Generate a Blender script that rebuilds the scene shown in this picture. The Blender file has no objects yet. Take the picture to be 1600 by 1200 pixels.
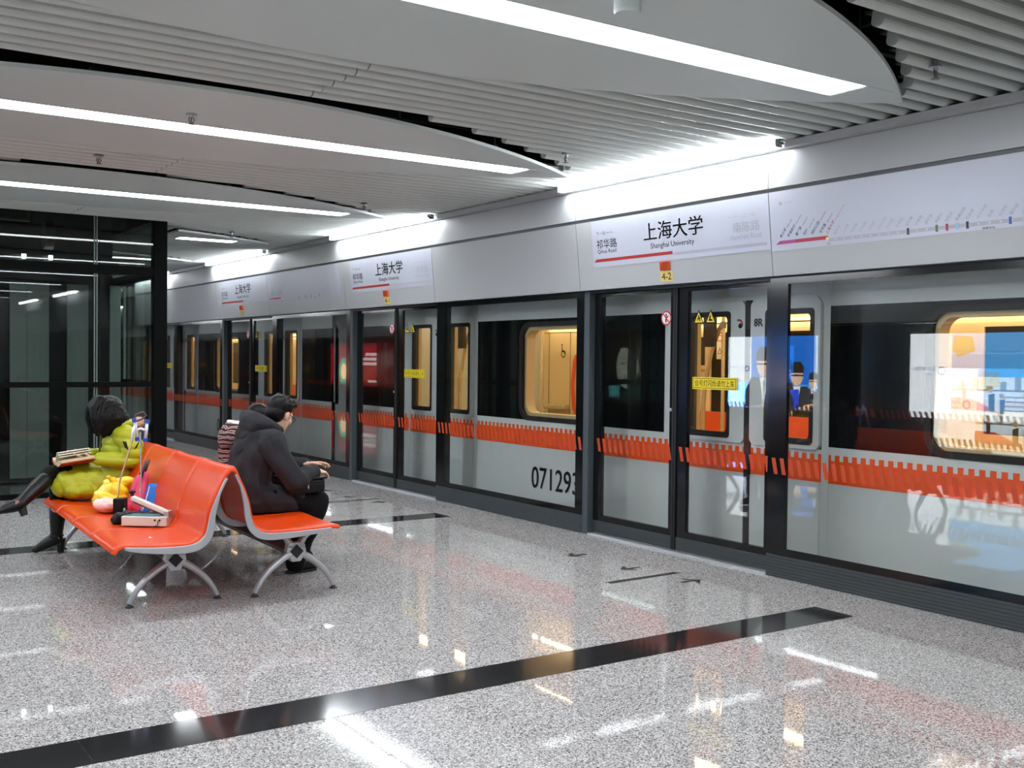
import bpy, bmesh, math, random
from mathutils import Vector, Matrix, Euler, Quaternion
random.seed(7)
scn = bpy.context.scene
COL = scn.collection
PI = math.pi
# ------------------------------------------------------------------ camera
FPX, YAW, PITCH, ROLL, CAMH = 1671.3, .5959, .0223, .0104, 1.4644
_fw = Vector((math.sin(YAW)*math.cos(PITCH), math.cos(YAW)*math.cos(PITCH), -math.sin(PITCH)))
_rt = Vector((math.cos(YAW), -math.sin(YAW), 0)); _up = _rt.cross(_fw)
_r = _rt*math.cos(ROLL)+_up*math.sin(ROLL); _u = -_rt*math.sin(ROLL)+_up*math.cos(ROLL)
cam = bpy.data.cameras.new('camera'); cam.sensor_width = 36; cam.sensor_fit = 'HORIZONTAL'
cam.lens = FPX/1600*36; cam.clip_start = .05; cam.clip_end = 200
camo = bpy.data.objects.new('camera', cam); COL.objects.link(camo)
_m = Matrix((_r, _u, -_fw)).transposed().to_4x4(); _m.translation = (0, 0, CAMH); camo.matrix_world = _m
scn.camera = camo
# ------------------------------------------------------------------ world, exposure
w = bpy.data.worlds.new('world'); scn.world = w; w.use_nodes = True
w.node_tree.nodes['Background'].inputs[0].default_value = (.5, .55, .6, 1)
w.node_tree.nodes['Background'].inputs[1].default_value = .02
vs = scn.view_settings
vs.view_transform = 'Standard'; vs.look = 'None'; vs.exposure = 1.62; vs.gamma = 1; vs.use_curve_mapping = False
LEAF_LAMP = 7.5
CORNICE_LAMP = 20.0
TRAIN_LAMP = 3.6
AD_LAMP = 11.0
try:
    cy = scn.cycles
    cy.transparent_max_bounces = 32; cy.max_bounces = 10; cy.diffuse_bounces = 4; cy.glossy_bounces = 5; cy.transmission_bounces = 6
    cy.sample_clamp_indirect = 8; cy.caustics_reflective = False; cy.caustics_refractive = False
except Exception:
    pass
# ------------------------------------------------------------------ materials
def lin(c):
    o = []
    for v in c:
        v = v/255
        o.append(v/12.92 if v <= .04045 else ((v+.055)/1.055)**2.4)
    return tuple(o)+(1,)
MATS = {}
def mat(name, c, rough=.5, metal=0, spec=.5, coat=0, bump=None, emit=None, strength=0, var=0, vscale=20):
    if name in MATS: return MATS[name]
    m = bpy.data.materials.new(name); m.use_nodes = True; nt = m.node_tree
    b = nt.nodes['Principled BSDF']
    b.inputs['Base Color'].default_value = lin(c); b.inputs['Roughness'].default_value = rough
    b.inputs['Metallic'].default_value = metal; b.inputs['Specular IOR Level'].default_value = spec
    b.inputs['Coat Weight'].default_value = coat; b.inputs['Coat Roughness'].default_value = .08
    tc = nt.nodes.new('ShaderNodeTexCoord')
    if var:
        n = nt.nodes.new('ShaderNodeTexNoise'); n.inputs['Scale'].default_value = vscale; n.inputs['Detail'].default_value = 4
        r = nt.nodes.new('ShaderNodeMix'); r.data_type = 'RGBA'
        a = lin(c)
        r.inputs[6].default_value = tuple(max(0, x*(1-var)) for x in a[:3])+(1,)
        r.inputs[7].default_value = tuple(min(1, x*(1+var)) for x in a[:3])+(1,)
        nt.links.new(tc.outputs['Object'], n.inputs['Vector']); nt.links.new(n.outputs['Fac'], r.inputs[0])
        nt.links.new(r.outputs[2], b.inputs['Base Color'])
    if bump:
        sc_, st_ = bump
        n = nt.nodes.new('ShaderNodeTexNoise'); n.inputs['Scale'].default_value = sc_; n.inputs['Detail'].default_value = 3
        bp = nt.nodes.new('ShaderNodeBump'); bp.inputs['Strength'].default_value = st_; bp.inputs['Distance'].default_value = .01
        nt.links.new(tc.outputs['Object'], n.inputs['Vector']); nt.links.new(n.outputs['Fac'], bp.inputs['Height']); nt.links.new(bp.outputs['Normal'], b.inputs['Normal'])
    if emit:
        b.inputs['Emission Color'].default_value = lin(emit); b.inputs['Emission Strength'].default_value = strength
    MATS[name] = m
    return m
def glass(name, tint, refl=1.0, f0=.04):
    if name in MATS: return MATS[name]
    m = bpy.data.materials.new(name); m.use_nodes = True; nt = m.node_tree
    for n in list(nt.nodes): nt.nodes.remove(n)
    out = nt.nodes.new('ShaderNodeOutputMaterial'); mx = nt.nodes.new('ShaderNodeMixShader')
    tr = nt.nodes.new('ShaderNodeBsdfTransparent'); tr.inputs[0].default_value = tuple(tint)+(1,)
    gl = nt.nodes.new('ShaderNodeBsdfGlossy'); gl.inputs['Roughness'].default_value = 0.0
    lw = nt.nodes.new('ShaderNodeLayerWeight'); lw.inputs[0].default_value = .5
    pw = nt.nodes.new('ShaderNodeMath'); pw.operation = 'POWER'; pw.inputs[1].default_value = 5
    ma = nt.nodes.new('ShaderNodeMath'); ma.operation = 'MULTIPLY_ADD'; ma.inputs[1].default_value = (1-f0)*refl; ma.inputs[2].default_value = f0*refl
    nt.links.new(lw.outputs['Facing'], pw.inputs[0]); nt.links.new(pw.outputs[0], ma.inputs[0]); nt.links.new(ma.outputs[0], mx.inputs[0])
    nt.links.new(tr.outputs[0], mx.inputs[1]); nt.links.new(gl.outputs[0], mx.inputs[2]); nt.links.new(mx.outputs[0], out.inputs[0])
    MATS[name] = m
    return m
def lamp_mat(name, c, s):
    return mat(name, c, .5, emit=c, strength=s)
def ad_mat(name, c):
    return mat('ad_'+name, c, .4, emit=c, strength=AD_LAMP*.35)
def granite(name, cols, rough, scale=260, joint=.62):
    m = bpy.data.materials.new(name); m.use_nodes = True; nt = m.node_tree; b = nt.nodes['Principled BSDF']
    tc = nt.nodes.new('ShaderNodeTexCoord')
    vo = nt.nodes.new('ShaderNodeTexVoronoi'); vo.inputs['Scale'].default_value = scale
    n1 = nt.nodes.new('ShaderNodeTexNoise'); n1.inputs['Scale'].default_value = scale*.33; n1.inputs['Detail'].default_value = 5; n1.inputs['Roughness'].default_value = .75
    n2 = nt.nodes.new('ShaderNodeTexNoise'); n2.inputs['Scale'].default_value = 1.1; n2.inputs['Detail'].default_value = 3
    sx = nt.nodes.new('ShaderNodeSeparateColor')
    add = nt.nodes.new('ShaderNodeMath'); add.operation = 'MULTIPLY_ADD'; add.inputs[1].default_value = .5
    mu = nt.nodes.new('ShaderNodeMath'); mu.operation = 'MULTIPLY'; mu.inputs[1].default_value = .62
    cr = nt.nodes.new('ShaderNodeValToRGB'); e = cr.color_ramp.elements
    e[0].position = .28; e[0].color = lin(cols[0]); e[1].position = .78; e[1].color = lin(cols[-1])
    for i, c in enumerate(cols[1:-1]):
        el = cr.color_ramp.elements.new(.28+.5*(i+1)/(len(cols)-1)); el.color = lin(c)
    for n in (vo, n1, n2): nt.links.new(tc.outputs['Object'], n.inputs['Vector'])
    nt.links.new(vo.outputs['Color'], sx.inputs[0]); nt.links.new(n1.outputs['Fac'], mu.inputs[0])
    nt.links.new(sx.outputs[0], add.inputs[0]); nt.links.new(mu.outputs[0], add.inputs[2]); nt.links.new(add.outputs[0], cr.inputs[0])
    # slab to slab tone and fine joints (0.8 m slabs)
    br = nt.nodes.new('ShaderNodeTexBrick'); br.offset = 0; br.inputs['Scale'].default_value = 1
    br.inputs['Brick Width'].default_value = .91; br.inputs['Row Height'].default_value = .91; br.inputs['Mortar Size'].default_value = .0016; br.inputs['Mortar Smooth'].default_value = .3
    br.inputs['Color1'].default_value = (.94, .94, .94, 1); br.inputs['Color2'].default_value = (1.04, 1.03, 1.03, 1); br.inputs['Mortar'].default_value = (joint, joint, joint, 1)
    nt.links.new(tc.outputs['Object'], br.inputs['Vector'])
    mx = nt.nodes.new('ShaderNodeMix'); mx.data_type = 'RGBA'; mx.blend_type = 'MULTIPLY'; mx.inputs[0].default_value = 1
    nt.links.new(cr.outputs[0], mx.inputs[6]); nt.links.new(br.outputs['Color'], mx.inputs[7]); nt.links.new(mx.outputs[2], b.inputs['Base Color'])
    rr = nt.nodes.new('ShaderNodeMapRange'); rr.inputs[3].default_value = rough*.75; rr.inputs[4].default_value = rough*1.5
    nt.links.new(n2.outputs['Fac'], rr.inputs[0]); nt.links.new(rr.outputs[0], b.inputs['Roughness'])
    n3 = nt.nodes.new('ShaderNodeTexNoise'); n3.inputs['Scale'].default_value = 9; n3.inputs['Detail'].default_value = 2
    nt.links.new(tc.outputs['Object'], n3.inputs['Vector'])
    bp = nt.nodes.new('ShaderNodeBump'); bp.inputs['Strength'].default_value = .006; bp.inputs['Distance'].default_value = .01
    nt.links.new(n3.outputs['Fac'], bp.inputs['Height']); nt.links.new(bp.outputs['Normal'], b.inputs['Normal'])
    b.inputs['Specular IOR Level'].default_value = .52
    MATS[name] = m
    return m
# ------------------------------------------------------------------ mesh helpers
def box(bm, x0, x1, y0, y1, z0, z1, mi=0):
    v = [bm.verts.new((x, y, z)) for x in (x0, x1) for y in (y0, y1) for z in (z0, z1)]
    for f in ((0, 1, 3, 2), (4, 6, 7, 5), (0, 4, 5, 1), (2, 3, 7, 6), (0, 2, 6, 4), (1, 5, 7, 3)):
        fc = bm.faces.new([v[i] for i in f]); fc.material_index = mi
    return v
def obox(bm, c, ax, ay, az, mi=0):
    """box from centre and three half vectors"""
    c, ax, ay, az = Vector(c), Vector(ax), Vector(ay), Vector(az)
    v = [bm.verts.new(c+ax*i+ay*j+az*k) for i in (-1, 1) for j in (-1, 1) for k in (-1, 1)]
    for f in ((0, 1, 3, 2), (4, 6, 7, 5), (0, 4, 5, 1), (2, 3, 7, 6), (0, 2, 6, 4), (1, 5, 7, 3)):
        fc = bm.faces.new([v[i] for i in f]); fc.material_index = mi
    return v
def prism(bm, poly, f0, f1, mi=0):
    """poly: 2-D points; f0,f1 map a 2-D point to the two end faces"""
    a = [bm.verts.new(f0(p)) for p in poly]; b = [bm.verts.new(f1(p)) for p in poly]
    n = len(poly); fs = [bm.faces.new(a), bm.faces.new(b[::-1])]
    for i in range(n): fs.append(bm.faces.new((a[i], b[i], b[(i+1) % n], a[(i+1) % n])))
    for f in fs: f.material_index = mi
def loft(bm, rings, closed=True, caps=True, mi=0):
    R = [[bm.verts.new(p) for p in r] for r in rings]
    n = len(R[0])
    for i in range(len(R)-1):
        for j in range(n if closed else n-1):
            f = bm.faces.new((R[i][j], R[i][(j+1) % n], R[i+1][(j+1) % n], R[i+1][j])); f.material_index = mi
    if caps and closed:
        bm.faces.new(R[0][::-1]).material_index = mi; bm.faces.new(R[-1]).material_index = mi
def frame_of(t):
    t = Vector(t).normalized(); a = Vector((0, 0, 1)) if abs(t.z) < .9 else Vector((1, 0, 0))
    x = a.cross(t).normalized(); return x, t.cross(x)
def tube(bm, pts, r, seg=10, mi=0, flat=None):
    pts = [Vector(p) for p in pts]; n = len(pts); rings = []
    for i, p in enumerate(pts):
        t = (pts[min(i+1, n-1)]-pts[max(i-1, 0)])
        x, y = frame_of(t); rr = r[i] if isinstance(r, (list, tuple)) else r
        ry = rr*(flat if flat else 1)
        if i and rings:
            # keep the frame from flipping
            if x.dot(px) < 0: x, y = -x, -y
        px = x
        rings.append([p+x*rr*math.cos(2*PI*k/seg)+y*ry*math.sin(2*PI*k/seg) for k in range(seg)])
    loft(bm, rings, mi=mi)
def lathe(bm, prof, c, seg=20, axis='Z', mi=0):
    c = Vector(c); rings = []
    for r, h in prof:
        r = max(r, 1e-4)
        ring = []
        for k in range(seg):
            a = 2*PI*k/seg
            if axis == 'Z': ring.append(c+Vector((r*math.cos(a), r*math.sin(a), h)))
            else: ring.append(c+Vector((h, r*math.cos(a), r*math.sin(a))))
        rings.append(ring)
    loft(bm, rings, mi=mi)
def capsule(bm, p0, p1, r0, r1, seg=14, sq=None):
    """tapered limb; sq=(direction,scale) squashes the section along a direction"""
    p0, p1 = Vector(p0), Vector(p1); d = p1-p0; L = max(d.length, 1e-5); t = d/L; x, y = frame_of(d)
    st = []
    for a in (-80, -55, -28): st.append((r0*math.sin(math.radians(a)), r0*math.cos(math.radians(a))))
    for k in range(5): st.append((L*k/4, r0+(r1-r0)*k/4))
    for a in (28, 55, 80): st.append((L+r1*math.sin(math.radians(a)), r1*math.cos(math.radians(a))))
    rings = []
    for s, r in st:
        ring = []
        for k in range(seg):
            v = x*math.cos(2*PI*k/seg)*r+y*math.sin(2*PI*k/seg)*r
            if sq:
                q = Vector(sq[0]).normalized(); v = v+q*(v.dot(q))*(sq[1]-1)
            ring.append(p0+t*s+v)
        rings.append(ring)
    loft(bm, rings)
def chain(bm, pts, rs, sq=None):
    for i in range(len(pts)-1): capsule(bm, pts[i], pts[i+1], rs[i], rs[i+1], sq=sq)
def ell(bm, c, r, rot=(0, 0, 0), seg=18, rows=12, mi=0):
    M = Euler(rot).to_matrix(); c = Vector(c); rings = []
    for i in range(rows+1):
        a = -PI/2+PI*(i+.15*(1 if i == 0 else 0)-.15*(1 if i == rows else 0))/rows
        rings.append([c+M @ Vector((r[0]*math.cos(a)*math.cos(2*PI*k/seg), r[1]*math.cos(a)*math.sin(2*PI*k/seg), r[2]*math.sin(a))) for k in range(seg)])
    loft(bm, rings, mi=mi)
def rring(y0, y1, z0, z1, r, n=6):
    """rounded rectangle, counter-clockwise"""
    pts = []
    for cy_, cz_, a0 in ((y1-r, z1-r, 0), (y0+r, z1-r, 90), (y0+r, z0+r, 180), (y1-r, z0+r, 270)):
        for k in range(n+1):
            a = math.radians(a0+90*k/n); pts.append((cy_+r*math.cos(a), cz_+r*math.sin(a)))
    return pts
def ringplate(bm, outer, inner, f0, f1, mi=0):
    """plate between two equally long loops, with thickness; f0/f1 map (y,z) to front/back"""
    n = len(inner); L = [[bm.verts.new(g(p)) for p in lp] for lp in (outer, inner) for g in (f0, f1)]
    of, ob, inf, inb = L
    for i in range(n):
        j = (i+1) % n
        for q in ((of[i], of[j], inf[j], inf[i]), (ob[j], ob[i], inb[i], inb[j]), (inf[i], inf[j], inb[j], inb[i]), (of[j], of[i], ob[i], ob[j])):
            try: bm.faces.new(q).material_index = mi
            except ValueError: pass
def outer_for(inner_args, o, n=6):
    """outer rectangle loop matched to rring (corner arcs collapse towards the sharp corners)"""
    return rring(o[0], o[1], o[2], o[3], .002, n)
def fx(x): return lambda p: (x, p[0], p[1])
def smooth_bm(bm):
    for f in bm.faces: f.smooth = True
def finish(bm):
    bmesh.ops.recalc_face_normals(bm, faces=bm.faces[:])
def wpos(o):
    return o.matrix_world.translation if o.parent is None else wpos(o.parent)+o.location
def obj(name, bm, m, parent=None, loc=None, smooth=False, label=None, local=False, recalc=True):
    if recalc: finish(bm)
    if smooth: smooth_bm(bm)
    me = bpy.data.meshes.new(name)
    if not local:
        off = WP.get(parent.name) if parent else Vector(loc or (0, 0, 0))
        bmesh.ops.translate(bm, verts=bm.verts[:], vec=-off)
    else:
        off = Vector(loc or (0, 0, 0))
    bm.to_mesh(me); bm.free()
    for mm in (m if isinstance(m, (list, tuple)) else [m]): me.materials.append(mm)
    o = bpy.data.objects.new(name, me); COL.objects.link(o)
    if parent: o.parent = parent; WP[o.name] = WP[parent.name]
    else: o.location = off; WP[o.name] = off
    if label: o['label'] = label
    return o
WP = {}
def thing(name, label, cat, loc=(0, 0, 0), group=None, rotz=0):
    o = bpy.data.objects.new(name, None); o.empty_display_size = .1; COL.objects.link(o)
    o.location = loc; o.rotation_euler = (0, 0, rotz); o['label'] = label; o['category'] = cat; WP[o.name] = Vector(loc)
    if group: o['group'] = group
    return o
def tag(o, label, cat, group=None):
    o['label'] = label; o['category'] = cat
    if group: o['group'] = group
    return o
def struct(name, bm, m, loc=None, smooth=False):
    o = obj(name, bm, m, None, loc, smooth); o['kind'] = 'structure'; return o
def B(): return bmesh.new()
def bx(*a):
    bm = B(); box(bm, *a); return bm
def bevel(o, wd=.003, seg=2):
    md = o.modifiers.new('bevel', 'BEVEL'); md.width = wd; md.segments = seg; md.limit_method = 'ANGLE'; return o
def text_bm(s, height, sx, org, ex, ey, align='L', bold=0, width=None, res=3):
    """lettering as flat print: org start point, ex reading direction, ey up direction; height = cap/ideograph height"""
    c = bpy.data.curves.new('t', 'FONT'); c.body = s; c.size = 1; c.resolution_u = res; c.extrude = 0
    o = bpy.data.objects.new('t', c); COL.objects.link(o)
    dg = bpy.context.evaluated_depsgraph_get(); me = bpy.data.meshes.new_from_object(o.evaluated_get(dg))
    bpy.data.objects.remove(o); bpy.data.curves.remove(c)
    bm = B(); bm.from_mesh(me); bpy.data.meshes.remove(me)
    xs = [v.co.x for v in bm.verts]; ys = [v.co.y for v in bm.verts]
    x0, x1, y0, y1 = min(xs), max(xs), min(ys), max(ys)
    if bold:
        # heavier strokes: the same outline laid twice, a hair apart
        geo = bmesh.ops.duplicate(bm, geom=bm.verts[:]+bm.edges[:]+bm.faces[:])
        for e_ in geo['geom']:
            if isinstance(e_, bmesh.types.BMVert): e_.co.x += bold*3; e_.co.y += bold*1.2
    k = height/(y1-y0); kx = width/(x1-x0) if width else k*sx
    org, ex, ey = Vector(org), Vector(ex).normalized(), Vector(ey).normalized()
    sh = {'L': 0, 'C': .5, 'R': 1}[align]*(x1-x0)
    for v in bm.verts:
        v.co = org+ex*((v.co.x-x0-sh)*kx)+ey*((v.co.y-y0)*k)
    return bm
def blob(build, voxel=.01, smooth=4, extra=None):
    """union of closed shapes remeshed into ONE continuous surface"""
    bm = B(); build(bm); finish(bm)
    me = bpy.data.meshes.new('b'); bm.to_mesh(me); bm.free()
    o = bpy.data.objects.new('b', me); COL.objects.link(o)
    r = o.modifiers.new('r', 'REMESH'); r.mode = 'VOXEL'; r.voxel_size = voxel
    s = o.modifiers.new('s', 'SMOOTH'); s.factor = .5; s.iterations = smooth
    dg = bpy.context.evaluated_depsgraph_get(); m2 = bpy.data.meshes.new_from_object(o.evaluated_get(dg))
    bpy.data.objects.remove(o); bpy.data.meshes.remove(me)
    b2 = B(); b2.from_mesh(m2); bpy.data.meshes.remove(m2)
    if extra:
        b2.normal_update()
        mv = [(v, extra(v.co, v.normal)) for v in b2.verts]
        for v, c in mv: v.co = c
    return b2
# ------------------------------------------------------------------ palette
M_floor = granite('floor granite', [(50, 49, 50), (140, 138, 138), (176, 174, 173), (220, 218, 216)], .024, 200)
M_dark = granite('dark granite', [(14, 14, 15), (30, 30, 31), (38, 38, 40), (52, 52, 54)], .08, 300, 2.6)
M_white = mat('white panel', (170, 172, 173), .38, bump=(3, .02))
M_film = mat('sign film', (186, 190, 202), .25)
M_slat = mat('white slat', (200, 206, 202), .45)
M_back = mat('ceiling backing', (66, 67, 64), .7)
M_plenum = mat('plenum black', (16, 16, 16), .9)
M_leaf = mat('leaf panel white', (200, 209, 207), .42)
M_lamp = lamp_mat('leaf lamp', (247, 250, 255), LEAF_LAMP)
M_clamp = lamp_mat('cornice lamp', (247, 250, 255), CORNICE_LAMP)
M_black = mat('black frame', (20, 22, 23), .3)
M_border = mat('black glass border', (15, 17, 18), .12)
M_post = mat('slate grey post', (66, 74, 78), .45)
M_kick = mat('dark kick plate', (58, 64, 66), .5)
M_rubber = mat('black rubber', (12, 12, 12), .6)
M_alu = mat('brushed aluminium', (190, 192, 195), .35, metal=.9)
M_cast = mat('cast aluminium', (178, 180, 184), .38, metal=.55)
M_sill = mat('sill aluminium', (196, 200, 204), .35, metal=.4)
M_orange = mat('orange film', (232, 82, 18), .4)
M_stroke = mat('orange stroke', (186, 60, 13), .5)
M_red = mat('red bar', (168, 40, 24), .4)
M_purple = mat('purple bar', (170, 64, 130), .4)
M_gbar = mat('grey bar', (168, 166, 176), .4)
M_ink = mat('black ink', (9, 9, 11), .6, spec=.2)
M_ink2 = mat('grey ink', (54, 56, 62), .5)
M_faint = mat('faint grey ink', (160, 160, 168), .5)
M_redink = mat('dark red ink', (150, 50, 60), .5)
M_yellow = mat('yellow label', (226, 204, 24), .4)
M_lyellow = mat('pale yellow label', (230, 204, 110), .4)
M_amber = mat('amber lens', (184, 66, 6), .15, coat=.5)
M_pane = glass('screen glass', (.975, .985, .98))
M_tpane = glass('train glass', (.97, .97, .965))
M_epane = glass('lift glass', (.70, .74, .72), .85, .04)
# ------------------------------------------------------------------ setting
P = 4.55; YB = 5.10; YW = 2.0; XF = 5.593; XT = 5.98; XC = 2.0
YA, YZ = -9.0, 42.0
def yb(k): return YB+P*k
def ye(k): return YB+YW+P*k
XL = 2*XC-XF
struct('floor', bx(XL, XF+.16, YA, YZ, -.25, 0), M_floor)
n = 1
for k in range(-2, 4):
    bm = bx(-1.13, 5.116, 3.985+P*k, 4.27+P*k, -.02, .0012)
    struct('trim_%d' % n, bm, M_dark); n += 1
bm = B(); box(bm, XF+.16, 13, YA, YZ, -1.6, -1.4); box(bm, -8, XL, YA, YZ, -1.6, -1.4)
struct('floor_trackbed', bm, mat('trackbed concrete', (60, 60, 60), .9, var=.2, vscale=4))
bm = B(); box(bm, 9.6, 9.8, YA, YZ, -1.4, 4); struct('wall_right', bm, mat('tunnel concrete', (70, 72, 72), .9, var=.15, vscale=3))
bm = B(); box(bm, -6.2, -6.0, YA, YZ, -1.4, 4); struct('wall_left', bm, MATS['tunnel concrete'])
bm = B(); box(bm, -6.2, 9.8, YZ, YZ+.1, -1.6, 4); struct('wall_back', bm, mat('far end wall', (150, 152, 152), .6))
bm = B(); box(bm, -6.2, 9.8, YA-.1, YA, -1.6, 4); struct('wall_front', bm, MATS['far end wall'])
# --- ceiling: slats with stepped cut-outs around the leaf panels
LEAFZ = 2.88; SLZ = 2.918
LEAFS = [(3.655, None), (6.65, None), (9.70, None), (12.84, 3.66), (15.95, 3.66), (.6, None), (-2.45, None), (-5.5, None)]
LHALF, LWID = 2.99, 1.0
def leaf_w(x, extra=0):
    q = min(1, abs(x-XC)/(LHALF+extra))
    return (LWID+extra)*(1-q*q)+.02
def leaf_x(dy, extra=0):
    a = 1-(abs(dy)-.02)/(LWID+extra)
    return (LHALF+extra)*math.sqrt(min(1, a)) if a > 0 else 0
PIT = .138
slats = B(); back = B()
y = YA+.1
rnd = random.Random(3)
while y < YZ-.1:
    segs = [(XL+.06, XF-.06)]
    for ly, xmin in LEAFS:
        # the cut follows the leaf in steps of one slat
        ins = .02 if ly < 8 else (-.12 if ly < 11 else -.28)
        h = max(leaf_x(y-ly, ins), leaf_x(y+PIT*.5-ly, ins)*.98)
        if h > 0.02 and abs(y-ly) < LWID+.05:
            a, b = XC-h, XC+h
            if xmin: a = xmin
            ns = []
            for s0, s1 in segs:
                if b <= s0 or a >= s1: ns.append((s0, s1)); continue
                if a > s0: ns.append((s0, a))
                if b < s1: ns.append((b, s1))
            segs = ns
    if 11.72 < y < 14.9 :
        ns = []
        for s0, s1 in segs:
            a, b = .55, 3.42
            if b <= s0 or a >= s1: ns.append((s0, s1)); continue
            if a > s0: ns.append((s0, a))
            if b < s1: ns.append((b, s1))
        segs = ns
    for s0, s1 in segs:
        if s1-s0 < .03: continue
        cuts = [s0]+[c+rnd.uniform(-.004, .004) for c in (2.42,) if s0 < c < s1]+[s1]
        for a, b in zip(cuts[:-1], cuts[1:]):
            wv = PIT*.25
            poly = [(-wv*.8, .075)]+[(-wv*math.cos(math.radians(q)), wv*.8-wv*.8*math.sin(math.radians(q))) for q in range(0, 181, 22)]+[(wv*.8, .075)]
            a2, b2 = a+(.004 if a != s0 else 0), b-(.004 if b != s1 else 0)
            prism(slats, poly, lambda p: (a2, y+p[0], SLZ+p[1]), lambda p: (b2, y+p[0], SLZ+p[1]))
        box(back, s0, s1, y-PIT/2, y+PIT/2, SLZ+.07, SLZ+.08)
    y += PIT
o = struct('ceiling', slats, M_slat)
struct('ceiling_backing', back, M_back)
bm = bx(-6.2, 9.8, YA, YZ, 3.55, 3.65); struct('ceiling_slab', bm, M_plenum)
bm = B()
for k in range(14):
    box(bm, XL+.2, XF-.15, YA+1+k*2.9, YA+1.04+k*2.9, 3.1, 3.16)
for x in (-.5, 1.2, 2.9, 4.5): box(bm, x, x+.04, YA, YZ, 3.17, 3.21)
struct('ceiling_rails', bm, mat('ceiling rail', (60, 62, 64), .5, metal=.5))
# cornice along both sides
n_tr = n
def profx(bm, poly, y0, y1, mirror=False, mi=0):
    g = (lambda x: 2*XC-x) if mirror else (lambda x: x)
    prism(bm, poly, lambda p: (g(p[0]), y0, p[1]), lambda p: (g(p[0]), y1, p[1]), mi)
CORN = [(5.458, 2.868), (5.408, 2.874), (5.404, 2.917), (5.62, 2.917), (5.62, 2.868)]
bm = B(); profx(bm, CORN, YA, YZ); struct('trim_right_cornice', bm, M_white)
bm = B(); profx(bm, CORN, YA, YZ, True); struct('trim_left_cornice', bm, M_white)
# dark door header behind the fascia
HEAD = [(5.60, 2.03), (5.60, 2.62), (5.84, 2.62), (5.84, 2.03)]
bm = B(); profx(bm, HEAD, YA, YZ); box(bm, 5.58, 5.84, YA, YZ, 2.62, 3.55); struct('trim_right_header', bm, M_black)
bm = B(); profx(bm, HEAD, YA, YZ, True); box(bm, 4-5.84, 4-5.58, YA, YZ, 2.62, 3.55); struct('trim_left_header', bm, M_black)
# platform edge wall below the screens
bm = B(); box(bm, XF+.16, XF+.2, YA, YZ, -1.4, -.02); box(bm, XL-.04, XL, YA, YZ, -1.4, -.02); struct('wall_platform_edge', bm, MATS['trackbed concrete'])
# fascia geometry
FA = Vector((5.458, 0, 2.627)); FB = Vector((5.520, 0, 2.051)); FL = (FA-FB).length; FE = (FA-FB).normalized(); FN = Vector((-FE.z, 0, FE.x))
def fas(y, t, d=0):
    p = FB+FE*t+FN*d; return Vector((p.x, y, p.z))
_ft = FA-FE*.022
LOWER = [(FB.x, FB.z), (_ft.x, _ft.z), (_ft.x+.02, _ft.z), (FB.x+.075, FB.z+.004)]
UPPER = [(5.458, 2.632), (5.458, 2.865), (5.478, 2.865), (5.478, 2.632)]
GROOVE = [(5.476, 2.60), (5.476, 2.64), (5.58, 2.64), (5.58, 2.60)]
bm = B(); profx(bm, GROOVE, YA, YZ); struct('trim_right_groove', bm, mat('groove grey', (96, 98, 100), .5))
bm = B(); profx(bm, GROOVE, YA, YZ, True); struct('trim_left_groove', bm, MATS['groove grey'])
# the screen wall on the other side of the platform, and the ends of this one that lie out of view
def plain_screens(ks, mirror, nm, win):
    bm = B(); gl = B(); g = (lambda x: 2*XC-x) if mirror else (lambda x: x)
    def bb(b, x0, x1, *r, mi=0):
        a, c = sorted((g(x0), g(x1))); box(b, a, c, *r, mi=mi)
    for k in ks:
        profx(bm, LOWER, yb(k)-.09+.002, ye(k)+.03-.002, mirror, 2); profx(bm, UPPER, yb(k)-.09+.002, ye(k)+.03-.002, mirror, 2)
        profx(bm, LOWER, ye(k)+.03+.002, yb(k+1)-.09-.002, mirror, 2); profx(bm, UPPER, ye(k)+.03+.002, yb(k+1)-.09-.002, mirror, 2)
        # door leaves
        for a, c in ((yb(k), yb(k)+.99), (yb(k)+1.01, ye(k))):
            bb(bm, 5.655, 5.69, a, c, .02, .15, mi=1); bb(bm, 5.655, 5.69, a, a+.1, .15, 2.04); bb(bm, 5.655, 5.69, c-.1, c, .15, 2.04)
            bb(gl, 5.66, 5.668, a+.1, c-.1, .15, 2.04)
        a, c = ye(k), yb(k+1)
        bb(bm, 5.593, 5.64, a, c, 0, .155, mi=1); bb(bm, 5.593, 5.72, a, a+.07, .155, 2.04, mi=1); bb(bm, 5.60, 5.72, c-.07, c, .155, 2.04)
        bb(bm, 5.595, 5.61, a+.07, a+.16, .155, 2.04); bb(bm, 5.595, 5.61, c-.16, c-.07, .155, 2.04)
        bb(gl, 5.597, 5.607, a+.16, c-.16, .155, 2.04)
        for q in range(int(P/.09)):
            yy = yb(k)+q*.09
            X0 = 5.654 if yb(k) < yy < ye(k) else 5.592
            v = [bm.verts.new((g(X0-.001), yy+d, z)) for d, z in ((0, .70), (.045, .70), (.085, .82), (.04, .82))]
            bm.faces.new(v).material_index = 3
            
    o = struct(nm, bm, [M_black, M_kick, M_white, M_stroke]); struct(win, gl, M_pane)
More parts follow.
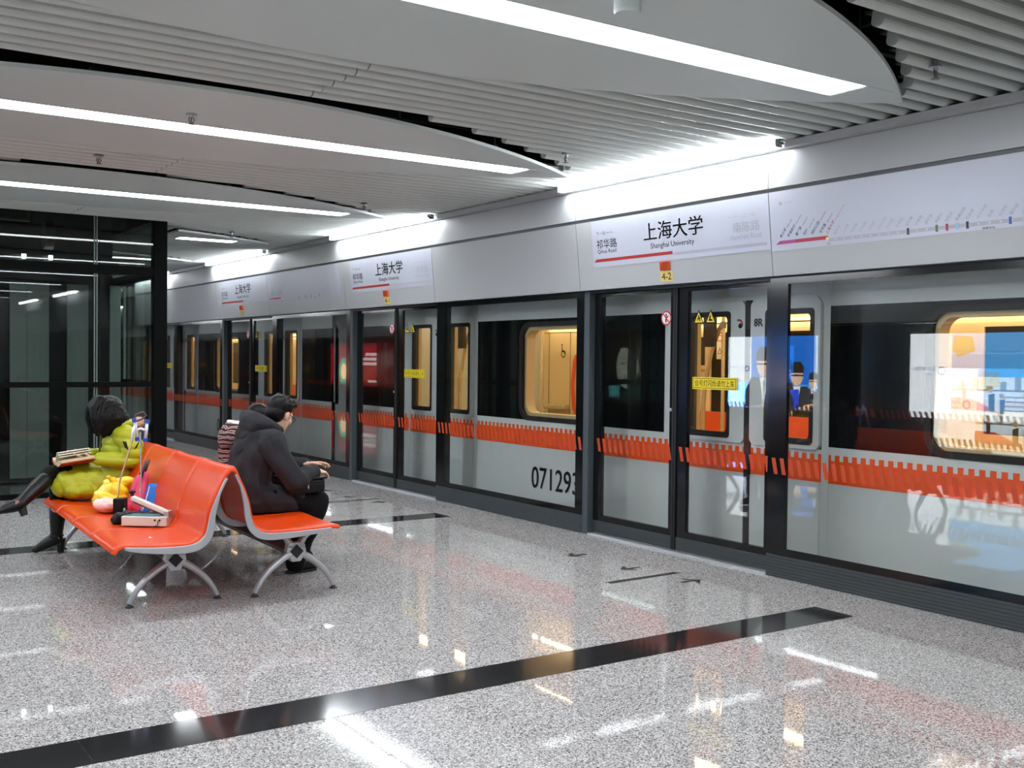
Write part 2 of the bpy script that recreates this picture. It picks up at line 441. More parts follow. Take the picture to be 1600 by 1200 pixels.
def far_sign(k):
    o = P*k; g = lambda p, d=0: Vector((2*XC-p.x, p.y, p.z))
    bm = B(); a = [fas(5.02+o, .18, .001), fas(6.925+o, .18, .001), fas(6.925+o, .555, .001), fas(5.02+o, .555, .001)]
    b = [p+FN*.001 for p in a]; va = [bm.verts.new(g(p)) for p in a]; vb = [bm.verts.new(g(p)) for p in b]
    bm.faces.new(va); bm.faces.new(vb[::-1])
    for i in range(4): bm.faces.new((va[i], vb[i], vb[(i+1) % 4], va[(i+1) % 4]))
    struct('wall_left_sign', bm, M_film)
    e2 = Vector((-FE.x, 0, FE.z))
    for s_, h, y_, t_, wd, m_ in (('上海大学', .137, 5.66, .342, .645, M_ink), ('Shanghai University', .052, 5.74, .268, .475, M_ink), ('南陈路', .072, 6.6, .32, .25, M_ink)):
        struct('wall_left_lettering', text_bm(s_, h, 1, g(fas(y_+o, t_, .003)), (0, 1, 0), e2, 'L', 0, wd, 2), m_)
for k in range(0, 4): far_sign(k)
plain_screens(range(-3, 8), True, 'wall_left_screens', 'window_1')
plain_screens(range(-3, -1), False, 'wall_right_screens_front', 'window_2')
plain_screens(range(4, 6), False, 'wall_right_screens_back', 'window_3')
# lamps of the far side and out-of-view stretches, part of the setting
bm = B()
for k in range(-2, 8): box(bm, 4-5.395, 4-5.345, 4.85+P*k, 7.22+P*k, 2.875, 2.922)
for k in (-2, -3, 4, 5): box(bm, 5.345, 5.395, 4.85+P*k, 7.22+P*k, 2.875, 2.922)
struct('trim_left_lamps', bm, M_clamp)
# ------------------------------------------------------------------ leaf shaped lamp panels
LEAF_LABEL = {0: 'large white leaf-shaped ceiling panel nearest the camera, a long strip lamp along its middle',
              1: 'white leaf-shaped ceiling panel with strip lamp, second from the camera',
              2: 'white leaf-shaped ceiling panel with strip lamp hanging right in front of the glass lift',
              3: 'short cut-off white leaf panel with a short strip lamp beside the lift',
              4: 'farthest short white leaf panel, its pale tip just visible beside the lift'}
def leaf_panel(i, ly, xmin):
    x0 = xmin if xmin else XC-LHALF-.01
    nx = 40; pts = []
    xs = [x0+(XC+LHALF+.005-x0)*k/nx for k in range(nx+1)]
    up = [(x, ly+leaf_w(min(max(x, XC-LHALF), XC+LHALF))) for x in xs]
    dn = [(x, ly-leaf_w(min(max(x, XC-LHALF), XC+LHALF))) for x in xs]
    lx0 = (xmin+.2) if xmin else XC-2.57
    lx1 = 4.57; lw = .125
    # plate with the lamp slot left open: two halves plus the two ends
    bm = B()
    def plate(poly):
        prism(bm, poly, lambda p: (p[0], p[1], LEAFZ), lambda p: (p[0], p[1], LEAFZ+.022))
    a = [p for p in up if lx0 < p[0] < lx1]; b = [p for p in dn if lx0 < p[0] < lx1]
    wi = lambda x: leaf_w(x)
    plate([(lx0, ly+wi(lx0))]+a+[(lx1, ly+wi(lx1)), (lx1, ly+lw), (lx0, ly+lw)])
    plate([(lx0, ly-wi(lx0))]+b+[(lx1, ly-wi(lx1)), (lx1, ly-lw), (lx0, ly-lw)])
    e = [p for p in up if p[0] >= lx1]; f = [p for p in dn if p[0] >= lx1]
    plate([(lx1, ly+wi(lx1))]+e+f[::-1]+[(lx1, ly-wi(lx1))])
    e = [p for p in up if p[0] <= lx0]; f = [p for p in dn if p[0] <= lx0]
    plate([(lx0, ly-wi(lx0))]+f[::-1]+e+[(lx0, ly+wi(lx0))])
    vis = i in LEAF_LABEL
    if vis:
        t = thing('leaf_ceiling_lamp', LEAF_LABEL[i], 'ceiling lamp', (XC, ly, LEAFZ), 'leaf ceiling lamps')
        mk = lambda nm, b_, m_: obj(nm, b_, m_, t)
    else:
        mk = lambda nm, b_, m_: struct('ceiling_leaf_'+nm, b_, m_)
    mk('leaf_panel', bm, M_leaf)
    bm = B()
    box(bm, lx0, lx1, ly-lw, ly-lw+.008, LEAFZ+.0, LEAFZ+.06); box(bm, lx0, lx1, ly+lw-.008, ly+lw, LEAFZ+.0, LEAFZ+.06)
    box(bm, lx0, lx0+.008, ly-lw, ly+lw, LEAFZ, LEAFZ+.06); box(bm, lx1-.008, lx1, ly-lw, ly+lw, LEAFZ, LEAFZ+.06)
    box(bm, lx1+.001, lx1+.2, ly-lw, ly+lw, LEAFZ-.002, LEAFZ) if not xmin else None
    box(bm, lx0, lx1, ly-lw, ly+lw, LEAFZ+.054, LEAFZ+.06)
    mk('lamp_frame', bm, M_leaf)
    mk('diffuser', bx(lx0+.008, lx1-.008, ly-lw+.008, ly+lw-.008, LEAFZ+.004, LEAFZ+.05), M_lamp)
    for q in range(6):
        x = x0+.5+q*(4.4-x0)/6
        for sg in (-1, 1):
            yy = ly+sg*max(leaf_w(x)-.06, .15)
            bm = B(); tube(bm, [(x, yy, LEAFZ+.02), (x, yy, 3.12)], .006, 6)
            box(bm, x-.02, x+.02, yy-.012, yy+.012, LEAFZ+.022, LEAFZ+.05)
            if vis: mk('hanger', bm, MATS['ceiling rail'])
            else: bm.free()
for i, (ly, xm) in enumerate(LEAFS): leaf_panel(i, ly, xm)
# ------------------------------------------------------------------ cornice lamps above the station signs
CL = {-1: 'bright strip lamp under the ceiling edge, nearest the camera on the screen wall',
      0: 'bright strip lamp under the ceiling edge above the sign of door 4-2',
      1: 'bright strip lamp under the ceiling edge above the sign of door 4-1',
      2: 'bright strip lamp under the ceiling edge above the small far sign',
      3: 'strip lamp glow at the far end of the ceiling edge, right beside the lift'}
for k in range(0, 4):
    a, c = 4.85+P*k, 7.22+P*k
    t = thing('cornice_lamp', CL[k], 'strip lamp', (5.37, a, 2.9), 'cornice strip lamps')
    obj('lamp_tube', bx(5.345, 5.395, a, c, 2.875, 2.922), M_clamp, t)
    for yy in (a-.012, c): obj('end_cap', bx(5.34, 5.40, yy, yy+.012, 2.872, 2.926), M_alu, t)
# ------------------------------------------------------------------ fascia panels with the signs
EX = Vector((0, -1, 0))
def fquad(bm, y0, y1, t0, t1, d=.0012, mi=0, skew=0):
    """thin printed bar on the tilted fascia"""
    a = [fas(y0, t0, .0002), fas(y1, t0, .0002), fas(y1, t1, .0002), fas(y0+skew, t1, .0002)]
    b = [p+FN*d for p in a]
    va = [bm.verts.new(p) for p in a]; vb = [bm.verts.new(p) for p in b]
    bm.faces.new(va); bm.faces.new(vb[::-1])
    for i in range(4): bm.faces.new((va[i], vb[i], vb[(i+1) % 4], va[(i+1) % 4]))
def ftext(s, h, y, t, par, m, nm='lettering', align='L', width=None, sx=1, bold=0, d=.0024, ang=0, res=3):
    ex, ey = EX, FE
    if ang:
        a = math.radians(ang); ex, ey = EX*math.cos(a)+FE*math.sin(a), FE*math.cos(a)-EX*math.sin(a)
    return obj(nm, text_bm(s, h, sx, fas(y, t, d), ex, ey, align, bold, width, res), m, par, recalc=False)
def fascia(y0, y1, label, kind, num=None):
    t = thing('fascia_panel', label, 'sign panel' if kind != 'blank' else 'wall panel', (FB.x, (y0+y1)/2, FB.z), 'fascia panels above the screens')
    bm = B(); profx(bm, LOWER, y0+.003, y1-.003); obj('lower_board', bm, M_white, t)
    bm = B(); profx(bm, UPPER, y0+.003, y1-.003); obj('upper_board', bm, M_white, t)
    if kind == 'sign':
        o = y0-5.01
        bm = B(); fquad(bm, 6.925+o, y0+.004, .18, .555, .001); obj('sign_film', bm, M_film, t)
        ftext('上海大学', .137, 6.29+o, .342, t, M_ink, width=.645, bold=.010)
        ftext('Shanghai University', .052, 6.215+o, .268, t, M_ink, width=.475)
        ftext('下一站', .030, 6.865+o, .437, t, M_ink2, width=.115); ftext('Next Stop', .017, 6.74+o, .441, t, M_ink2, width=.085)
        ftext('祁华路', .074, 6.868+o, .327, t, M_ink, width=.255, bold=.004)
        ftext('Qihua Road', .034, 6.86+o, .285, t, M_ink, width=.235)
        ftext('上一站', .028, 5.255+o, .418, t, M_faint, width=.12); ftext('Last Stop', .016, 5.40+o, .424, t, M_faint, width=.11)
        ftext('南陈路', .072, 5.35+o, .32, t, M_faint, width=.25)
        ftext('Nanchen Road', .034, 5.38+o, .272, t, M_faint, width=.29)
        bm = B(); fquad(bm, 6.915+o, 5.978+o, .221, .245, .0015, skew=-.03); obj('line_bar', bm, M_red, t, label='red line bar')
        bm = B(); fquad(bm, 5.975+o, 5.045+o, .212, .233, .0013); obj('line_bar', bm, M_gbar, t, label='pale grey line bar')
        # amber signal lamp and door number
        ly = 6.06+o
        bm = B(); obox(bm, fas(ly, .139, .012), (0, .048, 0), FE*.034, FN*.012)
        lo = obj('signal_lamp', bm, M_amber, t, label='amber signal lamp'); bevel(lo, .006, 2)
        bm = B(); obox(bm, fas(ly, .139, .016), (0, .003, 0), FE*.033, FN*.0125); obj('lens_rib', bm, mat('dark amber', (150, 50, 6), .3), lo)
        bm = B(); fquad(bm, ly+.066, ly-.066, .022, .101, .0018); lb = obj('door_number_label', bm, M_lyellow, t)
        ftext(num, .052, ly+.052, .034, lb, M_ink, 'number', width=.104, bold=.004, d=.0026)
    if kind == 'map':
        o = y0-(5.01-P+YW+.12)          # near-edge shift
        o = y1-5.01
        bm = B(); fquad(bm, y1-.004, y0+.10, .165, .555, .001); obj('map_film', bm, M_film, t)
        bm = B(); fquad(bm, 4.965+o, 4.535+o, .206, .229, .0015, skew=-.035); obj('line_bar', bm, mat('crimson bar', (172, 44, 60), .4), t, label='crimson travelled part of the line')
        bm = B(); fquad(bm, 4.965+o, 4.80+o, .2065, .2285, .0022, skew=-.035); obj('line_bar', bm, M_purple, t, label='purple start of the line')
        bm = B(); fquad(bm, 4.533+o, 2.95+o, .190, .212, .0013); obj('line_bar', bm, M_gbar, t, label='pale grey rest of the line')
        sts = ['美兰湖', '罗南新村', '潘广路', '刘行', '顾村公园', '祁华路']
        ens = ['Meilan Lake', 'Luonan Xincun', 'Panguang Road', 'Liuhang', 'Gucun Park', 'Qihua Road']
        for q, s in enumerate(sts):
            yy = 4.915-.066*q+o
            ftext(s, .022, yy, .245, t, M_ink, width=.025*len(s)*.95, ang=50, res=1)
            ftext(ens[q], .010, yy-.022*len(s)*.62-.014, .245+.0245*len(s)*.76+.008, t, M_ink, width=.07, ang=50, res=1)
        ftext('上海大学', .024, 4.535+o, .235, t, M_redink, width=.098, ang=50, res=1)
        ftext('Shanghai University', .011, 4.467+o, .315, t, M_redink, width=.12, ang=50, res=1)
        bm = B(); prism(bm, [(4.548+o, .198), (4.52+o, .21), (4.548+o, .222)], lambda p: fas(p[0], p[1], .0024), lambda p: fas(p[0], p[1], .003)); obj('you_are_here_mark', bm, mat('pale yellow', (235, 225, 120), .4), t)
        ftext('本站', .012, 4.545+o, .172, t, M_redink, width=.03, res=1)
        ftext('上海轨道交通', .014, 4.885+o, .468, t, M_faint, width=.07, res=1)
        bm = B(); lathe(bm, [(.012, 0), (.012, .0015)], (0, 0, 0)); 
        for v in bm.verts: v.co = fas(4.91+o, .475, .0012+v.co.z)+EX*v.co.x+FE*v.co.y
        obj('roundel', bm, M_faint, t)
        fa = ['南陈路', '上大路', '场中路', '大场镇', '行知路', '大华三路', '新村路', '岚皋路', '镇坪路', '长寿路', '昌平路', '静安寺', '常熟路', '肇嘉浜路', '东安路', '龙华中路', '后滩', '长清路', '耀华路', '云台路', '高科西路', '杨高南路', '锦绣路', '芳华路', '龙阳路']
        for q, s in enumerate(fa):
            yy = 4.475-.0655*q+o
            if yy < y0+.12: break
            ftext(s, .020, yy, .226, t, M_faint, 'faded_lettering', width=.023*len(s), ang=50, res=1)
        bm = B()
        for q in range(24):
            yy = 4.475-.0655*q+o
            if yy < y0+.12: break
            fquad(bm, yy+.007, yy-.007, .195, .207, .0018)
        obj('stop_dots', bm, M_film, t)
        for yy, c in ((3.946, (60, 50, 70)), (3.755, (90, 120, 80)), (3.689, (170, 60, 80)), (3.624, (140, 180, 215)), (3.561, (60, 45, 90)), (3.306, (70, 100, 170))):
            bm = B(); fquad(bm, yy+.008+o, yy-.008+o, .181, .221, .002); ch = obj('interchange_mark', bm, mat('mark %d %d %d' % c, c, .4), t)
        ftext('换乘车站', .014, 3.47+o, .166, t, M_ink2, width=.075, res=1)
fascia(2.58, 5.01, 'white fascia panel with the route map, right of the sign for door 4-2', 'map')
fascia(5.01, 7.13, 'station name sign panel above the sliding doors numbered 4-2', 'sign', '4-2')
fascia(7.13, 9.56, 'blank white fascia panel between the signs of doors 4-2 and 4-1', 'blank')
fascia(9.56, 11.68, 'station name sign panel above the sliding doors numbered 4-1', 'sign', '4-1')
fascia(11.68, 14.11, 'white fascia panel with the small far route map, left of the 4-1 sign', 'map')
fascia(14.11, 16.23, 'smallest, farthest station name sign panel, with door number 3-5', 'sign', '3-5')
fascia(16.23, 18.66, 'blank white fascia panel left of the farthest sign', 'blank')
fascia(18.66, 20.78, 'sliver of white fascia panel right at the edge of the lift', 'blank')
# ------------------------------------------------------------------ platform screens
def ribs(bm, x0, x1, y0, y1, z0, z1, n=7):
    box(bm, x0+.004, x1, y0, y1, z0, z1); h = (z1-z0)/n
    for q in range(n): box(bm, x0, x0+.006, y0, y1, z0+q*h+h*.12, z0+q*h+h*.88)
def strip_bm(x, y0, y1, step=.072):
    bm = B(); yy = y0+.01
    while yy+.07 < y1:
        poly = [(yy, .705), (yy+.034, .705), (yy+.058, .815), (yy+.024, .815)]
        prism(bm, poly, fx(x), fx(x-.0008)); yy += step
    return bm
def fixed(k, label):
    a, c = ye(k), yb(k+1); t = thing('fixed_glass_screen', label, 'platform screen', (XF, (a+c)/2, 0), 'fixed platform screens')
    obj('glass', bx(XF+.004, XF+.014, a+.03, c-.02, .15, 2.045), M_pane, t)
    bm = B(); box(bm, XF+.0005, XF+.004, a+.07, a+.17, .155, 2.045); box(bm, XF+.0005, XF+.004, c-.16, c, .155, 2.045)
    box(bm, XF+.0005, XF+.004, a+.17, c-.16, .155, .205); box(bm, XF+.0005, XF+.004, a+.17, c-.16, 2.0, 2.045)
    obj('black_border', bm, M_border, t)
    bm = B(); ribs(bm, XF, XF+.05, a+.07, c, .004, .155); obj('kick_panel', bm, M_kick, t)
    po = obj('post', bx(XF, XF+.127, a, a+.07, .002, 2.045), M_post, t); bevel(po, .006, 2)
    obj('post', bx(XF+.015, XF+.13, c-.07, c-.002, .16, 2.045), M_black, t)
    obj('safety_strip', strip_bm(XF+.0003, a+.07, c), M_stroke, t, label='row of slanted orange strokes')
fixed(-1, 'wide fixed glass screen at the right edge, beyond the 4-2 doors')
fixed(0, 'fixed glass screen between the 4-1 and 4-2 doors, train number seen through it')
fixed(1, 'fixed glass screen behind the man in the dark coat')
fixed(2, 'far fixed glass screen beside the lift, left of the 3-5 doors')
def ysl(bm_pts): return bm_pts
def leaf(k, near, label):
    y0, y1 = (yb(k)+.002, yb(k)+.997) if near else (yb(k)+1.003, ye(k)-.002)
    X = 5.655; t = thing('sliding_screen_door', label, 'screen door', (X, (y0+y1)/2, .02), 'sliding platform screen doors')
    sn, sf = (.08, .125) if near else (.06, .10)
    obj('glass', bx(X+.006, X+.016, y0+.02, y1-.02, .13, 2.04), M_pane, t)
    bm = B(); box(bm, X, X+.035, y0+(.0 if near else .02), y0+sn, .12, 2.045); box(bm, X, X+.035, y1-sf, y1-(.02 if near else 0), .12, 2.045)
    box(bm, X, X+.035, y0+sn, y1-sf, .12, .17); box(bm, X, X+.035, y0+sn, y1-sf, 2.0, 2.045)
    obj('frame', bm, M_border, t)
    yy = y1 if near else y0
    obj('rubber_edge', bx(X-.012, X+.04, yy-.02 if near else yy, yy if near else yy+.02, .02, 2.045), M_rubber, t)
    bm = B(); ribs(bm, X-.002, X+.035, y0, y1, .02, .12, 6); obj('kick_panel', bm, M_kick, t)
    obj('safety_strip', strip_bm(X-.0003, y0+.02, y1-.02), M_stroke, t, label='row of slanted orange strokes')
    XS = X-.001
    if near:
        # two yellow warning triangles and the yellow notice
        for q, yc in enumerate((yb(k)+.755, yb(k)+.63)):
            tri = lambda s, z0: [(yc+s*.5, z0), (yc-s*.5, z0), (yc, z0+s*.92)]
            bm = B(); prism(bm, tri(.112, 1.752), fx(XS), fx(XS-.001)); st = obj('warning_triangle', bm, M_ink, t, label='black edge of the yellow triangle')
            bm = B(); prism(bm, tri(.086, 1.760), fx(XS-.001), fx(XS-.0016)); obj('yellow_field', bm, M_yellow, st)
            bm = B()
            if q == 0:
                prism(bm, [(yc+.006, 1.782), (yc-.006, 1.782), (yc-.006, 1.815), (yc+.006, 1.815)], fx(XS-.0016), fx(XS-.002)); box(bm, XS-.002, XS-.0016, yc-.018, yc-.008, 1.77, 1.80); box(bm, XS-.002, XS-.0016, yc+.008, yc+.016, 1.77, 1.795)
            else:
                prism(bm, [(yc+.02, 1.77), (yc-.022, 1.77), (yc-.022, 1.778), (yc+.0, 1.786), (yc-.004, 1.812), (yc+.01, 1.812), (yc+.014, 1.786)], fx(XS-.0016), fx(XS-.002))
            obj('pictogram', bm, M_ink, st)
        ya, yc = yb(k)+.812, yb(k)+.358
        st = obj('notice_label', bx(XS-.001, XS, yc, ya, 1.262, 1.352), M_yellow, t, label='yellow notice with black writing')
        bm = B(); ringplate(bm, rring(yc+.008, ya-.008, 1.270, 1.344, .002, 2), rring(yc+.012, ya-.012, 1.274, 1.340, .002, 2), fx(XS-.0012), fx(XS-.001)); obj('border_line', bm, M_ink, st)
        obj('lettering', text_bm('信号灯闪烁请勿上车', .05, 1, (XS-.0014, ya-.025, 1.282), EX, (0, 0, 1), width=.405, bold=.006, res=2), M_ink, st, recalc=False)
    else:
        yc, zc = yb(k)+1.112, 1.803
        bm = B(); lathe(bm, [(.058, 0), (.058, .001)], (XS, yc, zc), 28, 'X'); st = obj('no_leaning_sticker', bm, mat('sign red', (190, 24, 36), .4), t, label='round red and white no-leaning sticker')
        for v in st.data.vertices: v.co.x -= .001
        bm = B(); lathe(bm, [(.046, 0), (.046, .0006)], (XS-.0016, yc, zc), 28, 'X'); obj('white_field', bm, mat('sign white', (236, 236, 236), .4), st)
        bm = B(); x_ = XS-.0022
        prism(bm, [(yc+.008, zc-.035), (yc-.004, zc-.035), (yc-.008, zc+.012), (yc+.008, zc+.012)], fx(x_), fx(x_-.0004)); lathe(bm, [(.009, 0), (.009, .0004)], (x_-.0004, yc, zc+.024), 14, 'X')
        prism(bm, [(yc-.004, zc+.01), (yc-.026, zc+.02), (yc-.026, zc+.012), (yc-.004, zc-.004)], fx(x_), fx(x_-.0004)); obj('pictogram', bm, M_ink, st)
        bm = B(); prism(bm, [(yc+.036, zc+.028), (yc+.03, zc+.036), (yc-.036, zc-.028), (yc-.03, zc-.036)], fx(x_-.0005), fx(x_-.0009)); obj('slash', bm, MATS['sign red'], st)
        bm = B(); lathe(bm, [(.013, 0), (.013, -.008), (.009, -.011), (0, -.011)], (X, yb(k)+1.045, 1.095), 16, 'X'); obj('lock_knob', bm, M_alu, t)
leaf(0, False, 'left sliding screen door under sign 4-2, round red sticker on its glass')
leaf(0, True, 'right sliding screen door under sign 4-2, large yellow notice and triangles on its glass')
leaf(1, False, 'left sliding screen door under sign 4-1')
leaf(1, True, 'right sliding screen door under sign 4-1, yellow notice on its glass')
leaf(2, False, 'left sliding screen door under the far 3-5 sign')
leaf(2, True, 'right sliding screen door under the far 3-5 sign, tiny yellow notice')
leaf(3, False, 'farthest sliding screen door, partly hidden by the lift edge')
leaf(3, True, 'farthest sliding screen door with yellow notice cut by the lift edge')
for k, lb in ((0, 'pale aluminium door sill on the floor below the 4-2 doors'), (1, 'pale aluminium door sill on the floor below the 4-1 doors'), (2, 'aluminium door sill below the far 3-5 doors'), (3, 'farthest aluminium door sill beside the lift')):
    t = thing('door_sill', lb, 'door sill', (XF, yb(k)+1, 0), 'door sills')
    bm = B(); box(bm, XF+.001, XF+.13, yb(k)+.003, ye(k)-.003, .0005, .014); obj('plate', bm, M_sill, t)
    bm = B(); box(bm, XF+.022, XF+.028, yb(k)+.003, ye(k)-.003, .0142, .0155); box(bm, XF+.044, XF+.05, yb(k)+.003, ye(k)-.003, .0142, .0155); obj('groove_line', bm, M_black, t)
# ------------------------------------------------------------------ floor marks in front of the doors
def floor_poly(name, label, cat, pts, group):
    bm = B(); prism(bm, pts, lambda p: (p[0], p[1], .0006), lambda p: (p[0], p[1], .0016))
    c = Vector((sum(p[0] for p in pts)/len(pts), sum(p[1] for p in pts)/len(pts), 0))
    tag(obj(name, bm, mat('black floor tape', (40, 38, 38), .35), None, c), label, cat, group)
def arrow(cx, cy, ang, s=.13):
    base = [(-1.1, -.1), (0, 1.0), (1.1, -.1), (.62, -.1), (.2, .3), (.2, -1.0), (-.2, -1.0), (-.2, .3), (-.62, -.1)]
    ca, sa = math.cos(ang), math.sin(ang)
    return [(cx+s*(x*ca-y*sa), cy+s*(x*sa+y*ca)) for x, y in base]
for k, nm in ((0, '4-2'), (1, '4-1')):
    o = P*k
    floor_poly('floor_line', 'black strip on the floor square to the %s doors' % nm, 'floor marking', [(4.49, 5.43+o), (5.11, 5.45+o), (5.11, 5.50+o), (4.49, 5.48+o)], 'floor marks by the doors')
    for q, (x, y, a, lb) in enumerate(((5.0, 5.215+o, -PI/2, 'right-hand black floor arrow before the %s doors'), (4.92, 6.36+o, PI/2, 'left-hand black floor arrow before the %s doors'), (4.93, 5.76+o, PI/2, 'middle black floor arrow before the %s doors'))):
        floor_poly('floor_arrow', lb % nm, 'floor marking', arrow(x, y, a, .085), 'floor arrows by the doors')
# ------------------------------------------------------------------ train
M_body = mat('train body grey', (198, 204, 202), .35)
M_tblack = mat('train black band', (13, 15, 16), .1)
M_cream = mat('interior cream', (226, 206, 164), .5)
M_cream2 = mat('interior cream pillar', (216, 190, 140), .45)
M_steel = mat('warm steel rail', (222, 206, 170), .25, metal=.7)
M_seat = mat('train seat orange', (214, 84, 26), .45)
M_darkseam = mat('seam grey', (52, 54, 54), .6)
M_tl = lamp_mat('train lamp', (255, 226, 178), TRAIN_LAMP)
TP = 4.56
TD = 4.955; TDW = 1.387; TPW = 1.565
def train_car(name, label, y0, y1, doors, wins, nums, blankend):
    t = thing(name, label, 'train', (XT, y0, -1.0), 'metro train cars')
    lo, hi = y0, y1
    # lower and upper side skin
    bm = B()
    side = [(XT+.05, -.95), (XT+.0, -.75), (XT, .88), (XT+.05, .88), (XT+.05, -.95)]
    box(bm, XT, XT+.05, lo, hi, -.9, .86)
    up = [(XT, 1.885), (XT, 2.03), (XT+.03, 2.10), (XT+.04, 2.12), (XT+.05, 2.45), (XT+.35, 2.72), (XT+1.4, 2.85), (XT+2.45, 2.72), (XT+2.75, 2.45), (XT+2.85, 1.885), (XT+2.80, 1.885), (XT+2.7, 2.42), (XT+.1, 2.42), (XT+.05, 1.885)]
    prism(bm, up, lambda p: (p[0], lo, p[1]), lambda p: (p[0], hi, p[1]))
    box(bm, XT+.004, XT+2.85, lo, lo+.05, -.9, 2.45); box(bm, XT+.004, XT+2.85, hi-.05, hi, -.9, 2.45)
    # body posts beside every door
    for d in doors:
        for a, c in ((d-.06, d), (d+TDW, d+TPW+.06)):
            if lo < a < hi-.05: box(bm, XT, XT+.05, a, c, .86, 1.885)
    obj('body_shell', bm, M_body, t)
    # roof gutter and drip line
    obj('drip_line', bx(XT-.006, XT+.01, lo, hi, 2.045, 2.055), M_darkseam, t)
    obj('orange_stripe', bx(XT-.002, XT+.0, lo, hi, .632, .79), M_orange, t, label='orange stripe with toothed upper edge')
    bm = B(); yy = lo+.01
    while yy < hi-.05:
        box(bm, XT-.002, XT, yy, yy+.040, .7895, .83); yy += .072
    obj('stripe_teeth', bm, M_orange, t)
    # inside
    bm = B(); box(bm, XT+.06, XT+2.8, lo+.05, hi-.05, -.06, 0); obj('interior_floor', bm, mat('interior floor', (130, 126, 118), .5), t)
    bm = B(); box(bm, XT+.1, XT+2.75, lo+.05, hi-.05, 2.14, 2.18); obj('interior_ceiling', bm, M_cream, t)
    # far wall with dark windows
    bm = B(); fwx = XT+2.7; fw2 = B()
    box(bm, fwx, fwx+.05, lo+.05, hi-.05, 0, .86); box(bm, fwx, fwx+.05, lo+.05, hi-.05, 1.8, 2.14)
    holes = []
    for (a, c, b) in wins:
        if b: holes.append((a-.15, c+.15))
    for d in doors: holes += [(d+.10, d+.485), (d+.903, d+1.287)]
    holes.sort(); cur = lo+.05
    for a, c in holes:
        a, c = max(a, lo+.06), min(c, hi-.06)
        if c <= a: continue
        box(bm, fwx, fwx+.05, cur, a, .86, 1.8); box(fw2, fwx+.02, fwx+.03, a, c, .86, 1.8); cur = c
    box(bm, fwx, fwx+.05, cur, hi-.05, .86, 1.8)
    obj('far_wall', bm, M_cream, t); obj('far_window', fw2, M_tblack, t)
    # inner lining of this side, under and over the windows
    bm = B()
    box(bm, XT+.052, XT+.09, lo+.05, hi-.05, 0, .86); box(bm, XT+.052, XT+.12, lo+.05, hi-.05, 1.9, 2.14)
    for k, d in enumerate(doors):
        nxt = doors[k+1] if k+1 < len(doors) else None
    obj('near_lining', bm, M_cream, t)
    # black band panels with their windows
    edges = sorted([(d, d+TPW) for d in doors]); spans = []; cur = lo
    for a, c in edges:
        if a-.06 > cur+.1: spans.append((cur if cur == lo else cur+.06, a-.06))
        cur = c
    if hi > cur+.1: spans.append((cur+.06, hi))
    for a, c in spans:
        if c-a < .2: continue
        wn = [w_ for w_ in wins if a < w_[0] and w_[1] < c]
        bm = B()
        if wn:
            wa, wc, _ = wn[0]
            N = 7
            inn = rring(wa, wc, .925, 1.79, .11, N); out = rring(a, c, .885, 1.862, .004, N)
            ringplate(bm, out, inn, fx(XT-.004), fx(XT+.03))
            pn = obj('window_band', bm, M_tblack, t, label='glossy black side band')
            bm = B(); ringplate(bm, rring(wa-.045, wc+.045, .88, 1.835, .15, N), inn, fx(XT-.010), fx(XT+.0)); obj('window_gasket', bm, M_rubber, pn)
            bm = B(); ringplate(bm, rring(wa-.16, wc+.16, .80, 1.90, .02, N), rring(wa+.0, wc-.0, .925, 1.79, .11, N), fx(XT+.028), fx(XT+.034))
            ringplate(bm, rring(wa-.005, wc+.005, .92, 1.795, .115, N), rring(wa+.03, wc-.03, .955, 1.76, .10, N), fx(XT+.03), fx(XT+.13)); obj('window_surround', bm, M_cream2, pn, label='cream inner window surround')
            bm = B(); ring = rring(wa, wc, .925, 1.79, .11, N)
            prism(bm, ring, lambda p: (XT+.004+.026*(p[1]-.925), p[0], p[1]), lambda p: (XT+.010+.026*(p[1]-.925), p[0], p[1])); obj('window_pane', bm, M_tpane, pn)
            bm = B(); box(bm, XT+.05, XT+.12, a, wa-.005, .86, 1.9); box(bm, XT+.05, XT+.12, wc+.005, c, .86, 1.9); obj('pillar_lining', bm, M_cream2, pn)
        else:
            box(bm, XT-.004, XT+.03, a, c, .885, 1.862); pn = obj('window_band', bm, M_tblack, t, label='glossy black side band')
            obj('pillar_lining', bx(XT+.05, XT+.1, a, c, .86, 1.9), M_cream2, pn)
        bm = B(); box(bm, XT-.001, XT+.05, a, c, 1.862, 1.886); box(bm, XT-.001, XT+.05, a, c, .859, .885); obj('band_rail', bm, M_body, t)
